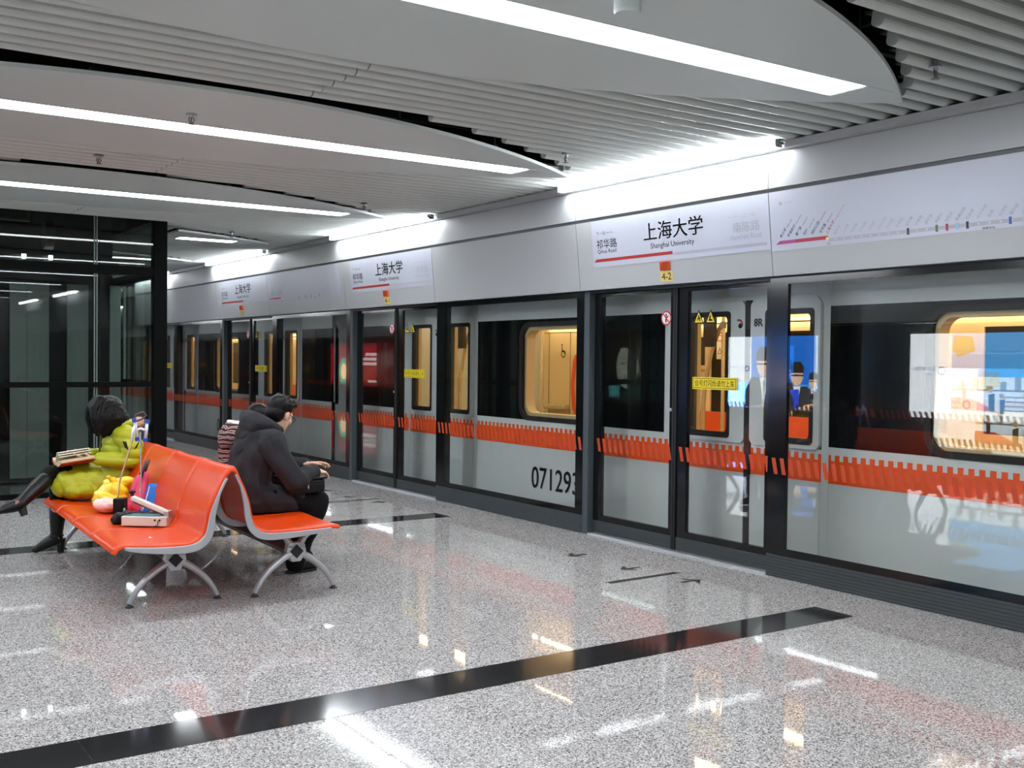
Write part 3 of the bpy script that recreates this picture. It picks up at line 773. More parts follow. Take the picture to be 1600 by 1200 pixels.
    # doors
    for d in doors:
        for q in (0, 1):
            a, c = (d+.012, d+.665) if q == 0 else (d+.722, d+TDW-.012)
            wa, wc = (d+.10, d+.485) if q == 0 else (d+.903, d+1.287)
            bm = B(); N = 5
            ringplate(bm, rring(a, c, .855, 1.93, .05 if True else .004, N), rring(wa-.035, wc+.035, .885, 1.855, .03, N), fx(XT-.022), fx(XT+.01))
            box(bm, XT-.008, XT-.002, a, c, -.1, .625)
            lf = obj('door_leaf', bm, M_body, t)
            bm = B(); ringplate(bm, rring(wa-.035, wc+.035, .885, 1.855, .03, N), rring(wa, wc, .93, 1.815, .03, N), fx(XT-.026), fx(XT+.008)); obj('window_frame', bm, M_rubber, lf)
            bm = B(); prism(bm, rring(wa-.002, wc+.002, .928, 1.817, .03, N), lambda p: (XT-.020+.026*(p[1]-.925)*.3, p[0], p[1]), lambda p: (XT-.015+.026*(p[1]-.925)*.3, p[0], p[1])); obj('window_pane', bm, M_tpane, lf)
            if q == 0: obj('lettering', text_bm('8R', .058, 1, (XT-.0235, d+.63, 1.732), EX, (0, 0, 1), width=.085, bold=.02, res=2), M_ink, lf, recalc=False)
            else:
                cx, cz = d+.812-.06+.005, 1.757
                cx = d+.762
                bm = B(); lathe(bm, [(.020, 0), (.020, .0006)], (XT-.0232, cx+.006, cz-.016), 16, 'X'); rd = obj('roundel', bm, M_ink, lf, label='small dark and red roundel')
                bm = B(); arc = [(.042, .030)]
                o_ = [(cx+.042*math.cos(math.radians(g))*-1+.02, cz-.012+.048*math.sin(math.radians(g))) for g in range(-10, 121, 10)]
                i_ = [(cx+.028*math.cos(math.radians(g))*-1+.02, cz-.012+.032*math.sin(math.radians(g))) for g in range(120, -11, -10)]
                prism(bm, o_+i_, fx(XT-.0226), fx(XT-.0232)); obj('arc', bm, MATS['red bar'], rd)
        # centre seal, header arch and threshold
        obj('door_seal', bx(XT-.016, XT+.02, d+.665, d+.722, -.1, 1.93), M_rubber, t, label='dark centre seal of a door pair')
        bm = B(); N = 6
        ringplate(bm, rring(d-.06, d+TDW+.06, -.2, 2.03, .004, N), rring(d-.0, d+TDW+.0, -.1, 1.955, .09, N), fx(XT-.004), fx(XT+.02)); obj('door_surround', bm, M_body, t)
        obj('door_back', bx(XT+.012, XT+.045, d, d+TDW, -.1, .875), M_darkseam, t)
        obj('door_back', bx(XT+.012, XT+.045, d, d+TDW, 1.86, 1.96), M_darkseam, t)
        bm = B(); box(bm, XT+.05, XT+.09, d+.5, d+.89, .8, 1.95) ; box(bm, XT+.05, XT+.09, d-.05, d+.085, .8, 1.95); box(bm, XT+.05, XT+.09, d+1.30, d+TPW+.05, .8, 1.95); obj('door_lining', bm, M_cream2, t)
    # rails, poles, lamps, seats
    for x in (XT+.75, XT+2.0): obj('ceiling_lamp', bx(x-.06, x+.06, lo+.2, hi-.2, 2.10, 2.135), M_tl, t)
    bm = B(); tube(bm, [(XT+2.25, lo+.3, 1.885), (XT+2.25, hi-.3, 1.885)], .017, 8); obj('grab_rail', bm, M_steel, t)
    obj('wall_lamp', bx(fwx-.05, fwx-.02, lo+.3, hi-.3, 1.895, 1.925), M_tl, t)
    for d in doors:
        for yy, xx in ((d+2.37, XT+1.42),):
            if not lo+.2 < yy < hi-.2: continue
            bm = B(); tube(bm, [(xx, yy, .0), (xx, yy, 2.14)], .018, 8); obj('grab_pole', bm, M_steel, t)
            bm = B(); tube(bm, [(xx, yy+.26, .0), (xx, yy+.26, 1.05), (xx, yy+.24, 1.25), (xx, yy+.16, 1.55), (xx, yy+.06, 1.78), (xx, yy+.01, 1.84)], .022, 8); obj('grab_pole', bm, M_steel, t, label='bent grab pole')
            lathe_b = B(); lathe(lathe_b, [(.026, -.03), (.026, .03)], (xx, yy, 1.82), 10); obj('pole_clamp', lathe_b, mat('pole clamp grey', (120, 112, 100), .4), t)
    for (a, c, b) in wins:
        m0, m1 = (a+c)/2-1.25, (a+c)/2+1.25
        if b:
            bm = B(); box(bm, fwx-.42, fwx-.02, m0, m1, .40, .45); obj('bench_seat', bm, M_seat, t)
            bm = B(); prism(bm, [(fwx-.09, .45), (fwx-.02, .45), (fwx-.004, .9), (fwx-.05, .91)], lambda p: (p[0], m0, p[1]), lambda p: (p[0], m1, p[1])); obj('seat_back', bm, M_seat, t)
            for yy in (m0-.04, m1+.02):
                bm = B(); tube(bm, [(fwx-.3, yy, .45), (fwx-.34, yy, .8), (fwx-.30, yy, 1.15), (fwx-.2, yy, 1.5)], .022, 8); obj('curved_grab_bar', bm, M_seat, t, label='orange curved grab bar')
            obj('advert_frame', bx(fwx-.03, fwx-.002, c+.16, c+.46, 1.38, 1.80), M_cream2, t)
            obj('advert_screen', bx(fwx-.034, fwx-.03, c+.21, c+.41, 1.43, 1.75), mat('advert screen', (40, 60, 70), .2), t)
            s = obj('window_sticker', bx(fwx-.006, fwx+.018, c-.05, c+.05, 1.50, 1.79), mat('sticker white', (230, 224, 210), .5), t, label='white notice on the far window')
            bm = B(); ringplate(bm, [(c+.04*math.cos(g*PI/8), 1.735+.04*math.sin(g*PI/8)) for g in range(16)], [(c+.03*math.cos(g*PI/8), 1.735+.03*math.sin(g*PI/8)) for g in range(16)], fx(fwx-.0075), fx(fwx-.006)); obj('red_ring', bm, MATS['sign red'], s)
            bm = B(); ringplate(bm, [(c+.035, 1.56), (c, 1.63), (c-.035, 1.56)], [(c+.024, 1.566), (c, 1.616), (c-.024, 1.566)], fx(fwx-.0075), fx(fwx-.006)); obj('triangle', bm, M_ink2, s)
        if blankend and 5 < a < 9:
            # wheelchair bay: plain panelled wall
            m0, m1 = 10.9, 12.1
            bm = B()
            for yy in (11.05, 11.41, 11.89): box(bm, fwx-.003, fwx, yy, yy+.008, .2, 1.85)
            box(bm, fwx-.003, fwx, m0, m1, 1.84, 1.848); obj('panel_seam', bm, M_darkseam, t)
            bm = B(); obox(bm, (fwx-.05, 11.66, .84), (.045, 0, 0), (0, .26, 0), (0, 0, .035)); bk = obj('lean_rail', bm, M_steel, t); bevel(bk, .02, 3)
            bm = B(); tube(bm, [(fwx-.02, 11.25, 1.54), (fwx-.045, 11.26, 1.45), (fwx-.07, 11.27, 1.15), (fwx-.05, 11.26, .84), (fwx-.02, 11.25, .76)], .026, 8); obj('curved_grab_bar', bm, M_seat, t, label='orange curved grab bar')
            # wheelchair sign
            sx = fwx-.003; cy_, cz_ = 11.58, 1.6
            bm = B(); lathe(bm, [(.014, 0), (.014, .001)], (sx-.001, cy_+.02, cz_+.075), 12, 'X')
            ringplate(bm, [(cy_-.012+.05*math.cos(g*PI/10), cz_-.045+.05*math.sin(g*PI/10)) for g in range(20)], [(cy_-.012+.037*math.cos(g*PI/10), cz_-.045+.037*math.sin(g*PI/10)) for g in range(20)], fx(sx-.001), fx(sx))
            prism(bm, [(cy_+.026, cz_+.055), (cy_+.012, cz_+.055), (cy_+.008, cz_-.01), (cy_-.035, cz_-.01), (cy_-.055, cz_-.05), (cy_-.045, cz_-.055), (cy_-.028, cz_-.022), (cy_+.022, cz_-.022)], fx(sx-.001), fx(sx)); obj('wheelchair_symbol', bm, M_ink, t)
            bm = B(); tube(bm, [(XT+1.42, 10.28, .0), (XT+1.42, 10.28, 2.14)], .02, 8); obj('grab_pole', bm, M_steel, t)
            bm = B(); tube(bm, [(XT+1.36, 10.42, 1.86), (XT+1.36, 9.1, 1.86)], .018, 8); obj('grab_rail', bm, M_steel, t)
    for d in doors:
        obj('hanging_display', bx(XT+1.34, XT+1.38, d+2.42, d+2.56, 1.61, 2.1), mat('display black', (30, 26, 24), .3), t)
    for y_, s in nums:
        obj('car_number', text_bm(s, .205, 1, (XT-.004, y_, .232), EX, (0, 0, 1), width=.745, bold=.010, res=4), M_ink, t, recalc=False)
    return t
train_car('metro_car', 'grey and orange metro car numbered 071293 behind the near glass screens', -5.0, 12.2, [TD-TP*2, TD-TP, TD, TD+TP], [(2.88, 4.10, True), (7.42, 8.64, True), (-1.7, -.5, True)], [(8.46, '071293')], 1)
train_car('metro_car', 'far metro car behind the man, its number beginning with 07', 13.08, 30.0, [14.12+TP*q for q in range(3)], [(16.6, 17.75, False), (21.2, 22.3, True)], [(17.62, '071283')], 0)
# gangway bellows between the cars
bm = B()
for q in range(8):
    yy = 12.24+q*.1
    ringplate(bm, rring(.0, 2.0, 0, 2.05, .1, 4), rring(.12, 1.88, .12, 1.93, .1, 4), lambda p: (XT+.45+p[0], yy, p[1]), lambda p: (XT+.45+p[0], yy+.07, p[1]))
tag(obj('gangway_bellows', bm, M_rubber, None, (XT+1.4, 12.64, 1)), 'black rubber gangway bellows in the gap between the two metro cars', 'gangway')
# ------------------------------------------------------------------ lit advertising boxes on the far tunnel wall (seen mirrored in the glass)
def advert(y0, y1, label, paint, z0=.5, z1=2.02):
    t = thing('advertising_lightbox', label, 'advertisement', (-6.0, (y0+y1)/2, z0), 'lit advertising boxes')
    obj('case', bx(-6.0, -5.86, y0, y1, z0, z1), M_alu, t)
    X = -5.858
    # u runs to the reader's right (reader stands on the platform facing -X: right = +Y), v up, both in metres
    def poly(pts, c, d=0, nm='picture'):
        bm = B(); prism(bm, pts, lambda p: (X+d*.0012, y0+p[0], z0+p[1]), lambda p: (X+d*.0012+.0010, y0+p[0], z0+p[1])); return obj(nm, bm, ad_mat('%d %d %d' % c, c), t)
    def txt(s, u, v, h, c, d=3, width=None):
        return obj('lettering', text_bm(s, h, 1, (X+d*.0012+.0012, y0+u, z0+v), (0, 1, 0), (0, 0, 1), width=width, res=2), ad_mat('%d %d %d' % c, c), t, recalc=False)
    paint(poly, txt, y1-y0, z1-z0)
def rect(u0, u1, v0, v1): return [(u0, v0), (u1, v0), (u1, v1), (u0, v1)]
def circ(u, v, r, ry=None, n=18): return [(u+r*math.cos(2*PI*k/n), v+(ry or r)*math.sin(2*PI*k/n)) for k in range(n)]
def ad_suits(poly, txt, W, H):
    poly(rect(0, W, 0, H), (22, 110, 214)); poly(rect(0, W, H*.0, H*.35), (70, 160, 236), 1)
    poly(rect(0, W*.10, 0, H), (200, 225, 245), 1)
    poly(rect(W*.76, W, 0, H), (238, 244, 250), 1)
    def man(u, s, v0, suit=(52, 56, 62)):
        def pl(pts, c, d): poly([(u+a*s, max(.004*d, b*s+v0)) for a, b in pts], c, d)
        pl([(-.30, 0), (-.30, .62), (-.2, .78), (.2, .78), (.30, .62), (.30, 0)], suit, 2)
        pl([(-.07, .78), (.07, .78), (0, .45)], (235, 235, 235), 3)
        pl([(-.02, .74), (.02, .74), (0, .48)], (90, 110, 140), 4)
        pl(circ(0, .95, .12, .165), (222, 186, 160), 3); pl([(-.13, .98), (.13, .98), (.12, 1.10), (.05, 1.15), (-.07, 1.15), (-.13, 1.08)], (34, 30, 30), 4)
        pl(rect(-.12, .12, .93, .955), (50, 44, 44), 5)
        pl([(-.25, .42), (.25, .34), (.26, .40), (-.24, .49)], (222, 186, 160), 4)
    man(W*.12, .9, -.25); man(W*.27, 1.35, -.56); man(W*.42, 1.45, -.57); man(W*.63, 1.75, -.71)
    poly(rect(W*.25, W*.33, .02, .42), (50, 80, 220), 6)
    poly(circ(W*.80, H*.55, .07), (40, 80, 160), 3); poly(circ(W*.80, H*.55, .04), (238, 244, 250), 4)
    txt('太平洋保险', W*.835, H*.55, .06, (40, 70, 130), width=.42); txt('CPIC', W*.86, H*.49, .04, (40, 70, 130))
def ad_plaza(poly, txt, W, H):
    poly(rect(0, W*.74, 0, H), (70, 160, 226)); poly(rect(0, W*.74, 0, H*.5), (225, 236, 244), 1)
    poly(rect(0, W*.74, 0, H*.24), (222, 214, 205), 2)
    for q in range(9): poly(rect(W*(.02+.08*q), W*(.055+.08*q), H*.34, H*(.40+.05*((q*5) % 3))), (140, 150, 150), 3)
    poly(rect(0, W*.74, H*.34, H*.36), (120, 110, 100), 4)
    for q in range(4): poly(rect(W*.02, W*.45, H*(.12+.05*q), H*(.135+.05*q)), (150, 120, 100), 3)
    poly([(W*.46, H*.10), (W*.74, H*.12), (W*.74, H*.26), (W*.62, H*.25), (W*.52, H*.16)], (200, 70, 70), 4)
    for u, v, s in ((.50, .22, .5), (.44, .18, .4), (.30, .16, .55), (.10, .24, .5), (.66, .3, .35)):
        u *= W; v *= H
        poly([(u-.10*s, v-.35*s), (u+.10*s, v-.35*s), (u+.14*s, v+.25*s), (u-.10*s, v+.3*s)], (64, 58, 58), 5); poly(circ(u+.05*s, v+.42*s, .11*s), (180, 140, 115), 6)
    poly([(W*.60, H*.80), (W*.70, H*.72), (W*.74, H*.82), (W*.72, H*.97), (W*.62, H*.96)], (120, 130, 80), 3)
    poly([(W*.2, H*.55), (W*.26, H*.55), (W*.23, H*.75)], (245, 245, 245), 3)
    poly(rect(W*.74, W, 0, H), (240, 244, 250), 1)
    poly(circ(W*.80, H*.56, .085), (40, 80, 160), 3); poly(circ(W*.80, H*.56, .05), (240, 244, 250), 4)
    txt('太平洋保险', W*.80+.11, H*.56, .07, (40, 70, 130), width=.45); txt('CPIC', W*.80+.17, H*.50, .045, (40, 70, 130))
def ad_face(poly, txt, W, H):
    poly(rect(0, W, 0, H), (14, 20, 24)); poly(rect(0, W*.3, 0, H), (12, 40, 40), 1)
    poly(circ(W*.6, H*.55, .42, .55, 24), (178, 168, 160), 1); poly([(W*.6-.45, H*.6), (W*.6-.3, H*.95), (W*.6+.3, H*.98), (W*.6+.46, H*.6), (W*.6+.3, H*.85), (W*.6-.2, H*.86)], (20, 18, 18), 2)
    for s in (-.17, .17): poly(circ(W*.6+s, H*.6, .08, .03), (40, 34, 34), 2)
    poly(circ(W*.6, H*.33, .12, .035), (170, 96, 100), 2)
    poly(rect(W*.7, W*.85, .05, .35), (90, 170, 180), 3); poly(rect(W*.05, W*.2, H*.62, H*.68), (80, 160, 90), 2)
def ad_red(poly, txt, W, H):
    poly(rect(0, W, 0, H), (92, 8, 14)); poly(rect(0, W, H*.93, H), (60, 20, 24), 1)
    poly(circ(W*.72, H*.32, .42, .5), (70, 120, 90), 1); poly(circ(W*.72, H*.32, .25, .3), (190, 150, 110), 2)
    for q in range(3): poly(rect(W*.12, W*(.45-.05*q), H*(.48+.11*q), H*(.55+.11*q)), (140, 126, 126), 1)
    poly(rect(W*.12, W*.3, .12, .2), (140, 126, 126), 1)
advert(14.04, 16.85, 'blue advertisement with men in dark suits, mirrored in the glass right of the 4-2 doors', ad_suits)
advert(8.9, 12.15, 'pale blue plaza advertisement, mirrored in the train window at the right edge', ad_plaza)
advert(18.6, 21.4, 'dark advertisement with a pale face, mirrored in the left 4-2 door', ad_face)
advert(33.3, 37.4, 'red advertisement mirrored in the glass behind the man', ad_red)
advert(23.2, 26.0, 'second dark advertisement with a face, mirrored in the far glass', ad_face)
# ------------------------------------------------------------------ glass lift
t = thing('glass_lift_shaft', 'dark glass lift shaft with black steel frame at the left', 'lift', (2, 11.72, 0))
EXL, EXR, EY0, EY1, EZ = .58, 3.42, 11.72, 14.9, 3.4
M_lift = mat('lift frame black', (5, 6, 6), .6, spec=.08)
for x0, x1, y0, y1 in ((EXR-.14, EXR, EY0, EY0+.14), (EXL, EXL+.14, EY0, EY0+.14), (EXR-.14, EXR, EY1-.14, EY1), (EXL, EXL+.14, EY1-.14, EY1)):
    bevel(obj('corner_post', bx(x0, x1, y0, y1, 0, EZ), M_lift, t), .006, 2)
for z0, z1 in ((0, .05), (1.135, 1.19), (2.33, 2.42), (3.3, 3.4)):
    bm = B(); box(bm, EXL+.14, EXR-.14, EY0+.01, EY0+.09, z0, z1); box(bm, EXR-.09, EXR-.01, EY0+.14, EY1-.14, z0, z1); box(bm, EXL+.01, EXL+.09, EY0+.14, EY1-.14, z0, z1); box(bm, EXL+.14, EXR-.14, EY1-.09, EY1-.01, z0, z1)
    obj('transom', bm, M_lift, t)
for z0, z1 in ((.05, 1.135), (1.19, 2.33), (2.42, 3.3)):
    for a in ((EXL+.14, EXR-.14, EY0+.03, EY0+.042), (EXR-.042, EXR-.03, EY0+.14, EY1-.14), (EXL+.03, EXL+.042, EY0+.14, EY1-.14), (EXL+.14, EXR-.14, EY1-.042, EY1-.03)):
        obj('glass_panel', bx(*a, z0, z1), M_epane, t)
    bm = B()
    for x in (2.665, 2.69, 1.32): box(bm, x, x+.012, EY0+.026, EY0+.046, z0, z1)
    obj('joint_strip', bm, mat('lift joint', (96, 108, 104), .4), t)
# shaft inside: landing door wall, guide rails, machinery, cabin header
M_liftp = mat('lift grey panel', (150, 160, 156), .5, metal=.1)
bm = B()
for a, c in ((1.70, 1.885), (2.105, 2.28), (2.285, 2.52), (2.72, 2.955)): box(bm, a, c, 13.3, 13.33, .05, 2.3)
obj('shaft_panel', bm, M_liftp, t)
bm = B(); box(bm, .7, 3.3, 13.6, 13.65, 0, 3.4); box(bm, .7, 3.3, EY0+.2, EY1-.2, 3.38, 3.4); obj('shaft_back', bm, mat('shaft black', (18, 20, 20), .6), t)
bm = B(); box(bm, .8, 3.25, 13.1, 13.28, 2.42, 2.6); obj('cabin_header', bm, mat('header dark', (40, 42, 42), .4, metal=.5), t)
bm = B()
for x in (1.36, 3.0): box(bm, x, x+.05, 12.9, 12.98, 0, 3.38)
obj('guide_rail', bm, MATS['header dark'], t)
bm = B(); box(bm, 3.18, 3.30, 13.2, 13.24, .1, 2.3); box(bm, 3.335, 3.46-.1, 13.2, 13.24, .1, 2.3); obj('cabin_window', bm, mat('cabin pale', (170, 184, 180), .3), t)
bm = B()
for x in (2.20, 2.48): lathe(bm, [(.02, 0), (.024, .03), (.024, .05)], (x, 13.0, 2.545), 12)
obj('shaft_lamp', bm, lamp_mat('shaft lamp', (240, 246, 250), 5), t)
bm = B(); tube(bm, [(.9, 12.7, 2.95), (2.2, 12.7, 2.95), (2.2, 12.7, 3.35)], .03, 8); tube(bm, [(1.5, 12.8, 3.3), (1.5, 12.8, 2.7)], .02, 8); lathe(bm, [(.16, -.05), (.16, .05)], (2.45, 13.0, 2.82), 20, 'X'); obj('lift_machinery', bm, mat('machinery olive', (60, 60, 44), .6), t)
# ------------------------------------------------------------------ things on the ceiling
def sprinkler(x, y, z, label):
    t = thing('sprinkler_head', label, 'sprinkler', (x, y, z), 'ceiling sprinkler heads')
    bm = B(); lathe(bm, [(.012, -.02), (.012, .10)], (x, y, z), 12); obj('pipe', bm, M_alu, t)
    bm = B(); lathe(bm, [(.034, 0), (.030, .014), (.012, .018)], (x, y, z-.005), 16); obj('rosette', bm, M_alu, t)
    bm = B()
    for s in (-1, 1): tube(bm, [(x+s*.010, y, z-.018), (x+s*.017, y, z-.035), (x+s*.004, y, z-.055)], .0035, 6)
    lathe(bm, [(.004, -.05), (.006, -.02)], (x, y, z), 8); lathe(bm, [(.02, -.06), (.02, -.057)], (x, y, z), 14); obj('deflector', bm, mat('sprinkler steel', (120, 120, 116), .35, metal=.8), t)
sprinkler(4.65, 3.2, SLZ, 'sprinkler head between the slats at the upper right')
sprinkler(4.55, 6.06, SLZ, 'sprinkler head beside the tip of the middle leaf panel')
sprinkler(1.96, 6.25, LEAFZ, 'sprinkler head on the underside of the middle leaf panel')
sprinkler(1.88, 8.15, SLZ, 'sprinkler head between the middle and far leaf panels')
sprinkler(4.5, 9.15, SLZ, 'small sprinkler head beside the tip of the third leaf panel')
sprinkler(4.3, 12.2, SLZ, 'tiny far sprinkler head above the short leaf panel')
t = thing('ceiling_speaker', 'white cylinder hanging under the nearest leaf panel at the top edge', 'loudspeaker', (2.70, 3.21, LEAFZ))
bm = B(); lathe(bm, [(.03, .02), (.055, .0), (.055, -.05), (.050, -.062), (.0, -.064)], (2.70, 3.21, LEAFZ-.01), 24); obj('housing', bm, M_leaf, t, smooth=False)
for y_, lb in ((4.82, 'small dark camera bracket under the ceiling edge at the near sign'), (9.40, 'small dark bracket under the ceiling edge at the 4-1 sign')):
    t = thing('ceiling_bracket', lb, 'bracket', (5.36, y_, 2.9), 'small brackets under the ceiling edge')
    bm = B(); box(bm, 5.33, 5.37, y_-.02, y_+.02, 2.885, 2.92); obj('clip', bm, M_post, t)
    bm = B(); box(bm, 5.335, 5.365, y_-.045, y_-.02, 2.895, 2.905); obj('tongue', bm, M_alu, t)
# ------------------------------------------------------------------ benches
def smooth_path(pts, n=6):
    """Catmull-Rom through 2-D points"""
    out = []
    for i in range(len(pts)-1):
        p0, p1, p2, p3 = pts[max(i-1, 0)], pts[i], pts[i+1], pts[min(i+2, len(pts)-1)]
        for k in range(n):
            t = k/n
            out.append(tuple(.5*((2*p1[j])+(-p0[j]+p2[j])*t+(2*p0[j]-5*p1[j]+4*p2[j]-p3[j])*t*t+(-p0[j]+3*p1[j]-3*p2[j]+p3[j])*t**3) for j in (0, 1)))
    out.append(tuple(pts[-1])); return out
def perforated(name, c):
    m = mat(name, c, .34, spec=.35, coat=.08); nt = m.node_tree; b = nt.nodes['Principled BSDF']
    tc = nt.nodes.new('ShaderNodeTexCoord'); sc = nt.nodes.new('ShaderNodeVectorMath'); sc.operation = 'SCALE'; sc.inputs['Scale'].default_value = 95
    fr = nt.nodes.new('ShaderNodeVectorMath'); fr.operation = 'FRACTION'; sb = nt.nodes.new('ShaderNodeVectorMath'); sb.operation = 'SUBTRACT'; sb.inputs[1].default_value = (.5, .5, .5)
    sp = nt.nodes.new('ShaderNodeSeparateXYZ'); l = nt.nodes.new('ShaderNodeMath'); l.operation = 'MULTIPLY'; l2 = nt.nodes.new('ShaderNodeMath'); l2.operation = 'MULTIPLY_ADD'
    lt = nt.nodes.new('ShaderNodeMath'); lt.operation = 'LESS_THAN'; lt.inputs[1].default_value = .055
    mx = nt.nodes.new('ShaderNodeMix'); mx.data_type = 'RGBA'; mx.inputs[6].default_value = lin(c); mx.inputs[7].default_value = lin([v*.72 for v in c])
    uv = nt.nodes.new('ShaderNodeUVMap')
    nt.links.new(uv.outputs[0], sc.inputs[0]); nt.links.new(sc.outputs[0], fr.inputs[0]); nt.links.new(fr.outputs[0], sb.inputs[0]); nt.links.new(sb.outputs[0], sp.inputs[0])
    nt.links.new(sp.outputs[0], l.inputs[0]); nt.links.new(sp.outputs[0], l.inputs[1]); nt.links.new(sp.outputs[1], l2.inputs[0]); nt.links.new(sp.outputs[1], l2.inputs[1]); nt.links.new(l.outputs[0], l2.inputs[2])
    nt.links.new(l2.outputs[0], lt.inputs[0]); nt.links.new(lt.outputs[0], mx.inputs[0]); nt.links.new(mx.outputs[2], b.inputs['Base Color'])
    return m
M_bench = perforated('perforated orange seat', (220, 66, 2))
M_beam = mat('dark grey beam', (92, 86, 86), .45, metal=.3)
def bench(name, label, org, prof, legx, legys, rot, sgn, yoff=0):
    """local frame: x = world X minus org.x, y along the bench from its near end"""
    t = thing('platform_bench', label, 'bench', org, 'back-to-back benches', rot)
    pts = smooth_path(prof, 5)
    nrm = []
    for i in range(len(pts)):
        a, c = pts[max(i-1, 0)], pts[min(i+1, len(pts)-1)]
        d = Vector((c[0]-a[0], c[1]-a[1])).normalized(); nrm.append(Vector((-d.y, d.x)) if sgn < 0 else Vector((d.y, -d.x)))
    # nrm points to the sitter's side
    for i in range(len(nrm)):
        if nrm[i].y < 0 and i < len(nrm)//2: nrm[i] = -nrm[i]
    SW = .60
    for s in range(4):
        y0 = .004+s*SW; bm = B(); cols = []
        ys = [0, .006, .018, .04, .15, .30, .446, .556, .578, .590, .596]
        dz = [-.020, -.007, .001, .0, -.003, -.004, -.003, .0, .001, -.007, -.020]
        uvl = bm.loops.layers.uv.new('UVMap'); L = [0]
        for i in range(1, len(pts)): L.append(L[-1]+math.hypot(pts[i][0]-pts[i-1][0], pts[i][1]-pts[i-1][1]))
        V = []
        for i, p in enumerate(pts):
            V.append([bm.verts.new((p[0]+nrm[i].x*d, y0+y_, p[1]+nrm[i].y*d)) for y_, d in zip(ys, dz)])
        for i in range(len(pts)-1):
            for j in range(len(ys)-1):
                f = bm.faces.new((V[i][j], V[i][j+1], V[i+1][j+1], V[i+1][j])); f.smooth = True
                inside = 1 <= j < len(ys)-2 and 2 <= i < len(pts)-3
                for lp, (a, c) in zip(f.loops, ((i, j), (i, j+1), (i+1, j+1), (i+1, j))):
                    lp[uvl].uv = (ys[c], L[a]) if inside else (0.0, 0.0)
        o = obj('seat', bm, M_bench, t, local=True, recalc=True); o.location = (0, 0, 0)
        md = o.modifiers.new('thick', 'SOLIDIFY'); md.thickness = .007; md.offset = 0
        # rolled front lip
    # cast side arms under every seat joint
    for s in range(5):
        y0 = -.010+s*SW if s < 4 else 4*SW+.0
        n = len(pts); a0, a1 = int(n*.14), int(n*.80)
        inn = [(pts[i][0]-nrm[i].x*.012, pts[i][1]-nrm[i].y*.012) for i in range(a0, a1)]
        def w_(i): q = (i-a0)/(a1-a0); return .014+.030*math.sin(PI*min(1, q*1.15))**.7 if q < .87 else .014
        outp = [(pts[i][0]-nrm[i].x*(.012+w_(i)), pts[i][1]-nrm[i].y*(.012+w_(i))) for i in range(a0, a1)]
        bm = B(); loft(bm, [[(a[0], y0, a[1]), (b[0], y0, b[1]), (b[0], y0+.020, b[1]), (a[0], y0+.020, a[1])] for a, b in zip(inn, outp)])
        o = obj('side_arm', bm, M_cast, t, local=True); bevel(o, .003, 2)
        if s in (0, 4): continue
        bm = B()
        obox(bm, (legx, y0+.02, .315), (.030, 0, 0), (0, .022, 0), (0, 0, .055)); obox(bm, (legx, y0+.02, .345), (.075, 0, 0), (0, .018, 0), (0, 0, .012))
        o = obj('beam_clamp', bm, M_cast, t, local=True); bevel(o, .004, 2)
    # square beam on edge
    BZ = .262; q = .046
    bm = B(); prism(bm, [(legx-q, BZ), (legx, BZ+q), (legx+q, BZ), (legx, BZ-q)], lambda p: (p[0], legys[0]-.02, p[1]), lambda p: (p[0], legys[1]+.02, p[1])); obj('beam', bm, M_beam, t, local=True)
    for ly, d in zip(legys, (-1, 1)):
        h = B(); obox(h, (legx, ly, BZ+.03), (.058, 0, 0), (0, .028, 0), (0, 0, .012)); prism(h, [(legx-.066, BZ-.0), (legx-.05, BZ+.055), (legx+.05, BZ+.055), (legx+.066, BZ), (legx+.03, BZ-.065), (legx-.03, BZ-.065)], lambda p: (p[0], ly-.028, p[1]), lambda p: (p[0], ly+.028, p[1]))
        hub = obj('leg_hub', h, M_cast, t, local=True); bevel(hub, .006, 2)
        q2 = .043; bm = B(); prism(bm, [(legx-q2, BZ), (legx, BZ+q2), (legx+q2, BZ), (legx, BZ-q2)], lambda p: (p[0], ly+d*.029, p[1]), lambda p: (p[0], ly+d*.036, p[1]))
        obj('beam_cap', bm, M_rubber, hub, local=True, label='black diamond-shaped beam cap').location = (0, 0, 0)
        for sg in (-1, 1):
            pth = smooth_path([(.02, BZ-.01), (.07, BZ-.035), (.14, BZ-.085), (.20, BZ-.145), (.243, BZ-.21), (.257, .022)], 4)
            bm = B(); rr = [.034-.016*min(1, i/(len(pth)-1)) for i in range(len(pth))]
            tube(bm, [(legx+sg*p[0], ly, p[1]) for p in pth], rr, 10, flat=.75)
            lg = obj('leg', bm, M_cast, t, local=True, smooth=True)
            bm = B(); lathe(bm, [(.026, .0), (.026, .006), (.015, .012), (.010, .024)], (legx+sg*.257, ly, 0), 16); obj('foot', bm, M_darkf, lg, local=True).location = (0, 0, 0)
            pth = smooth_path([(.015, BZ+.02), (.040, BZ+.055), (.062, BZ+.085), (.100, BZ+.112), (.150, BZ+.132)], 4)
            bm = B(); tube(bm, [(legx+sg*p[0], ly, p[1]) for p in pth], [.030-.012*i/(len(pth)-1) for i in range(len(pth))], 10, flat=.8)
            obj('support_arm', bm, M_cast, t, local=True, smooth=True)
    return t
M_darkf = mat('dark foot', (40, 40, 40), .5)
LP = [(1.478, .372), (1.495, .400), (1.53, .417), (1.60, .412), (1.70, .404), (1.80, .400), (1.89, .402), (1.945, .418), (1.978, .455), (1.992, .51), (2.005, .57), (2.035, .65), (2.075, .735), (2.105, .79), (2.13, .815), (2.150, .818), (2.163, .806)]
bench('platform_bench', 'orange four-seat bench facing left, bags and the woman in the lime coat on it', (1.89, 6.06, 0), [(p[0]-1.89, p[1]) for p in LP], 0.0, (.30, 2.52), math.radians(-2.2), -1)
